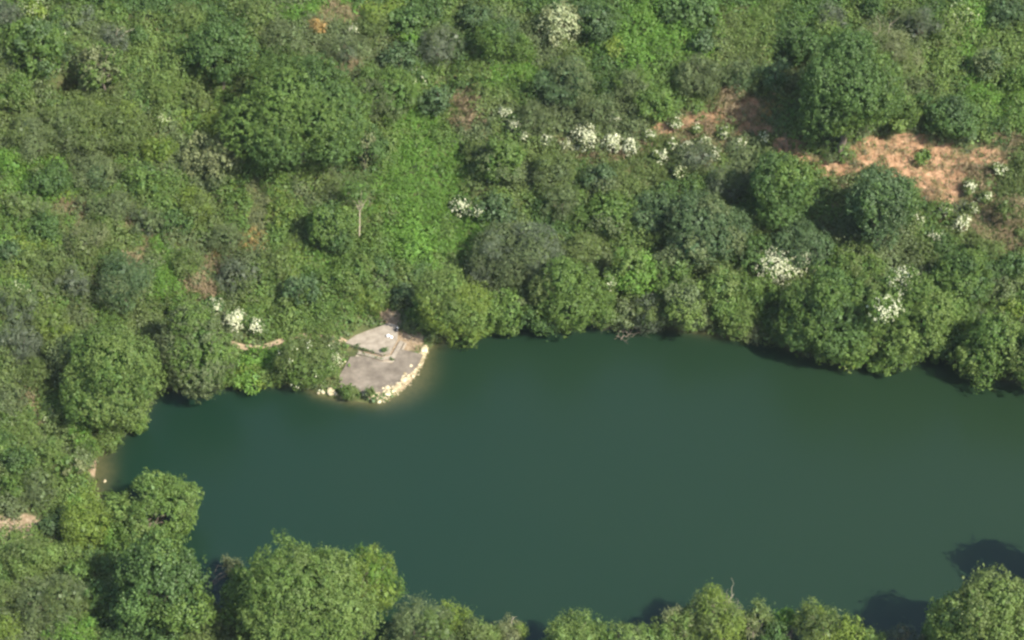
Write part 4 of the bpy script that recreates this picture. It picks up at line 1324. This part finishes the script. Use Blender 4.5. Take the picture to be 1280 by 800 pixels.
# weeds in the joints of the platform
rg = np.random.default_rng(5)
def weed(px, py, z, spread, n, label, pal='D', hh=.3):
    q = at_z(px, py, z)
    root = thing('weed', (q[0], q[1], z), label, 'weed')
    cc = rg.normal(size=(n, 3)) * [spread[0], spread[1], .05] + [0, 0, hh * .5]
    rot = math.atan2(*(at_z(478, 443, z) - at_z(432, 430, z))[[1, 0]])
    cx, cy = cc[:, 0] * math.cos(rot) - cc[:, 1] * math.sin(rot), cc[:, 0] * math.sin(rot) + cc[:, 1] * math.cos(rot)
    cc = np.stack([cx, cy, cc[:, 2]], -1)
    pb = np.array(PAL[pal])
    v, q_, c_ = sprigs_to_leaves(cc, np.repeat([[0, 0, 1.0]], n, 0), 9, .10, .2, .09, np.repeat(pb[:1], n, 0), np.repeat(pb[1:], n, 0), jn=.7, vert=.9, rng=rg)
    mesh_obj('foliage', v, q_, LEAF, root, c_)
weed(481, 440.5, .78, (.22, .16), 22, 'dark weed clump standing on the stepped corner of the platform', 'D', .85)
weed(455, 437.5, .6, (1.3, .03), 26, 'dark line of weeds in the upper joint of the platform edge')
weed(466, 446, .5, (.9, .03), 18, 'second dark line of weeds in the lower joint of the platform edge', 'D', .2)
weed(447, 431.5, .78, (.1, .1), 4, 'tiny weed tuft alone on the western side of the platform', 'D', .3)
weed(489, 449, .55, (.2, .06), 5, 'dark weed tuft at the outer corner of the kerb')
# ------------------------------------------------------------------ light, sky, camera
w = bpy.data.worlds.new('World')
scene.world = w
w.use_nodes = True
nt = w.node_tree
nt.nodes.clear()
sky = nt.nodes.new('ShaderNodeTexSky')
sky.sky_type = 'NISHITA'
sky.sun_disc = False
sky.sun_elevation = SUN_EL
sky.sun_rotation = math.pi - SUN_AZ
sky.air_density, sky.dust_density = 1.2, 1.5
bg = nt.nodes.new('ShaderNodeBackground')
bg.inputs[1].default_value = .125
o_ = nt.nodes.new('ShaderNodeOutputWorld')
nt.links.new(sky.outputs[0], bg.inputs[0])
nt.links.new(bg.outputs[0], o_.inputs[0])

HAZE = .00003
if HAZE:
    bx = np.array([(x, y, z) for x in (-1900, 1900) for y in (-1900, 1900) for z in (-60, 420)], float)
    hm, hnt, hout = new_mat('haze')
    pv = hnt.nodes.new('ShaderNodeVolumePrincipled')
    pv.inputs['Color'].default_value = (.80, .90, 1.0, 1)
    pv.inputs['Density'].default_value = HAZE
    hnt.links.new(pv.outputs[0], hout.inputs['Volume'])
    ho = mesh_obj('haze', bx, [(0, 1, 3, 2), (4, 6, 7, 5), (0, 4, 5, 1), (2, 3, 7, 6), (0, 2, 6, 4), (1, 5, 7, 3)], hm)
    tag(ho, 'thin bluish summer haze in the air over the whole lake', 'haze', kind='stuff')
sl = bpy.data.lights.new('sun', 'SUN')
sl.energy, sl.angle, sl.color = 4.8, rad(.6), (1.0, .95, .84)
so = bpy.data.objects.new('sun', sl)
so.location = (60, -60, 120)
dv = Vector((-math.sin(SUN_AZ) * math.cos(SUN_EL), math.cos(SUN_AZ) * math.cos(SUN_EL), -math.sin(SUN_EL)))
so.rotation_euler = dv.to_track_quat('-Z', 'Y').to_euler()
COL.objects.link(so)

cd = bpy.data.cameras.new('camera')
cd.sensor_width, cd.lens = 36, 90
cd.clip_start, cd.clip_end = 1, 6000
co = bpy.data.objects.new('camera', cd)
co.location = Vector(CAM)
co.rotation_euler = (math.pi / 2 - PITCH, 0, 0)
COL.objects.link(co)
scene.camera = co

scene.view_settings.view_transform = 'Standard'
scene.view_settings.look = 'None'
scene.view_settings.gamma = 1
scene.view_settings.use_curve_mapping = False
scene.view_settings.exposure = EXPOSURE
scene.render.engine = 'CYCLES'
cy = scene.cycles
cy.max_bounces, cy.diffuse_bounces, cy.glossy_bounces, cy.transmission_bounces, cy.transparent_max_bounces = 5, 3, 2, 3, 4
cy.use_denoising = True
scene.cycles.pixel_filter_type = 'BLACKMAN_HARRIS'
cy.filter_width = 2.6
print('plants', COUNT, 'faces', sum(len(m.polygons) for m in bpy.data.meshes), 'built in', round(time.time() - T0, 1))
